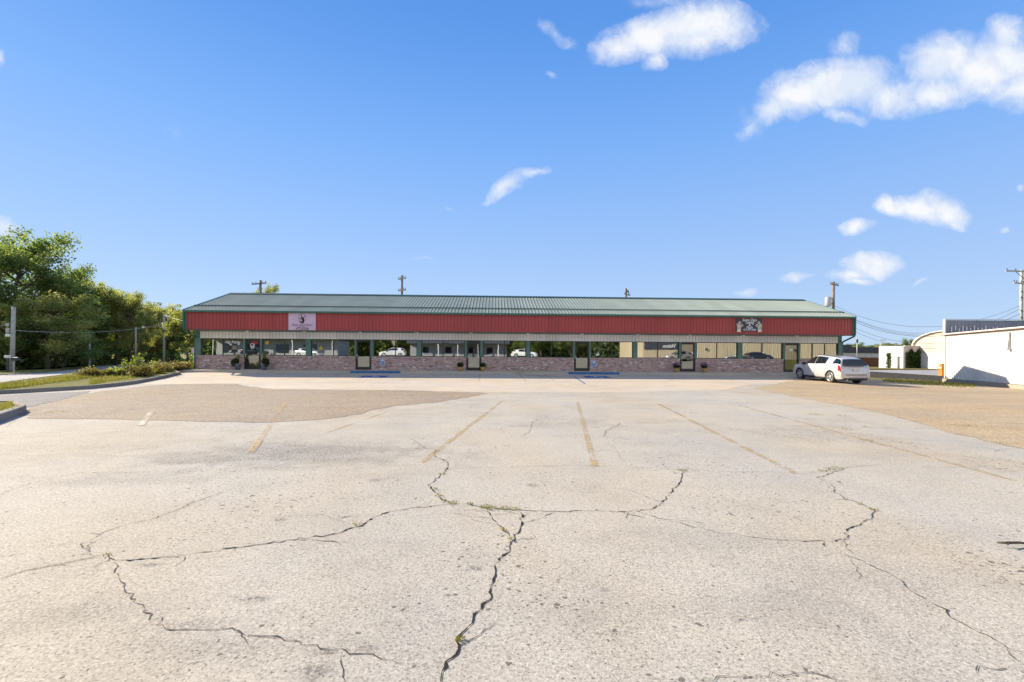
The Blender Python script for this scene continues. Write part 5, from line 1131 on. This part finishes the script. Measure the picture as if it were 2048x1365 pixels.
for m, x, y, rz, lab in (('carwhite', 5.5, -17, 0.25, 'white car across the lot mirrored in the middle windows'), ('cartan', 31.5, -13, math.pi, 'pale car by the tan building mirrored beside the fifth door'), ('cardark', 45.5, -13, 0, 'dark car by the tan building mirrored left of the sixth door'), ('carwhite', -17.5, -16, math.pi, 'white car mirrored in the window right of the second door'), ('silver', -31, -14, .2, 'silver car mirrored in the window left of the second door'), ('cardark', -43, -20, .1, 'dark car mirrored in the windows beside the first door')):
    c = copy_tree(suv); c.location = (x, y, height(x, y) + .0); c.rotation_euler = (0, 0, rz); c['label'] = lab; c['group'] = 'cars reflected in the shop windows'; recolour(c, M[m])

# ------------------------------------------------------------------ across the street, mirrored in the glass
M['tan_wall'] = metal_panel('tan_wall_metal', (.50, .42, .29), .55, .06, .05)
tb = thing('tan_building', 'tan ribbed metal building mirrored in the right hand shop windows', 'building', (51, -18, 1.25))
mb = MB(); prof = []; x = -24.0
while x < 24: prof += [(x, 0), (x + .32, 0), (x + .34, .05), (x + .38, .05), (x + .4, 0)]; x += .41
for (a, b), (c, d) in zip(prof, prof[1:]): mb.quad([(a, b, 0), (c, d, 0), (c, d, 7), (a, b, 7)])
mb.build('front_wall', M['tan_wall'], tb, False)
mb = MB(); mb.box(-24, 24, -16, -.05, 0, 7.2); mb.build('wall_core', M['tan_wall'], tb)
mb = MB(); mb.box(-23.8, -17.3, .06, .12, 1.75, 3.05); sg = mb.build('sign_board', M['charcoal'], tb)
o = text('Vision', 'lettering', .85, M['white'], sg, (-19.2, .14, 2.3), rot=(math.pi / 2, 0, math.pi), width=2.4)
for x in (-16.5, -4.2, 12):
    mb = MB(); mb.box(x, x + 2.6, .06, .1, 0, 1.35); mb.build('panel_door', M['white'], tb)
for x in (-12.5, 4, 17):
    mb = MB(); mb.box(x, x + .3, .05, .3, 1.7, 2.0); mb.build('wall_lamp', M['iron'], tb)
hs_ = thing('porch_house', 'low grey house with a long porch mirrored in the middle windows', 'house', (-8, -42, 1.25))
M['house'] = plain('grey_siding', (.34, .34, .38), .8)
mb = MB(); mb.box(-11, 11, -8, 0, 0, 3.0); mb.build('wall', M['house'], hs_)
mb = MB(); mb.prism([(-9, 3.0), (2.2, 3.0), (2.2, 3.2), (-4, 5.2), (-9, 3.2)], 'x', -11.5, 11.5); mb.build('roof', M['iron'], hs_)
for x in (-9, -4.5, 0, 4.5, 9):
    mb = MB(); mb.box(x - .09, x + .09, 1.9, 2.08, 0, 3.0); mb.build('porch_post', M['white'], hs_)
for x in (-7.5, -2.5, 2.5, 7):
    mb = MB(); mb.box(x - .7, x + .7, .01, .06, .9, 2.3); mb.build('window', M['carglass'], hs_)

sh_ = thing('store_house', 'pale low building with a flat awning mirrored in the left hand shop windows', 'house', (-47, -38, 1.25))
M['pale_house'] = plain('pale_siding', (.40, .40, .41), .8)
mb = MB(); mb.box(-13, 13, -8, 0, 0, 3.6); mb.build('wall', M['pale_house'], sh_)
mb = MB(); mb.box(-13.5, 13.5, -8.2, 2.2, 3.6, 3.9); mb.build('roof', M['iron'], sh_)
for x in (-10, -5, 1, 7):
    mb = MB(); mb.box(x - 1.4, x + 1.4, .01, .06, .7, 2.6); mb.build('window', M['carglass'], sh_)
for x in (-12.5, -4, 4, 12.5):
    mb = MB(); mb.box(x - .08, x + .08, 1.9, 2.06, 0, 3.6); mb.build('awning_post', M['white'], sh_)
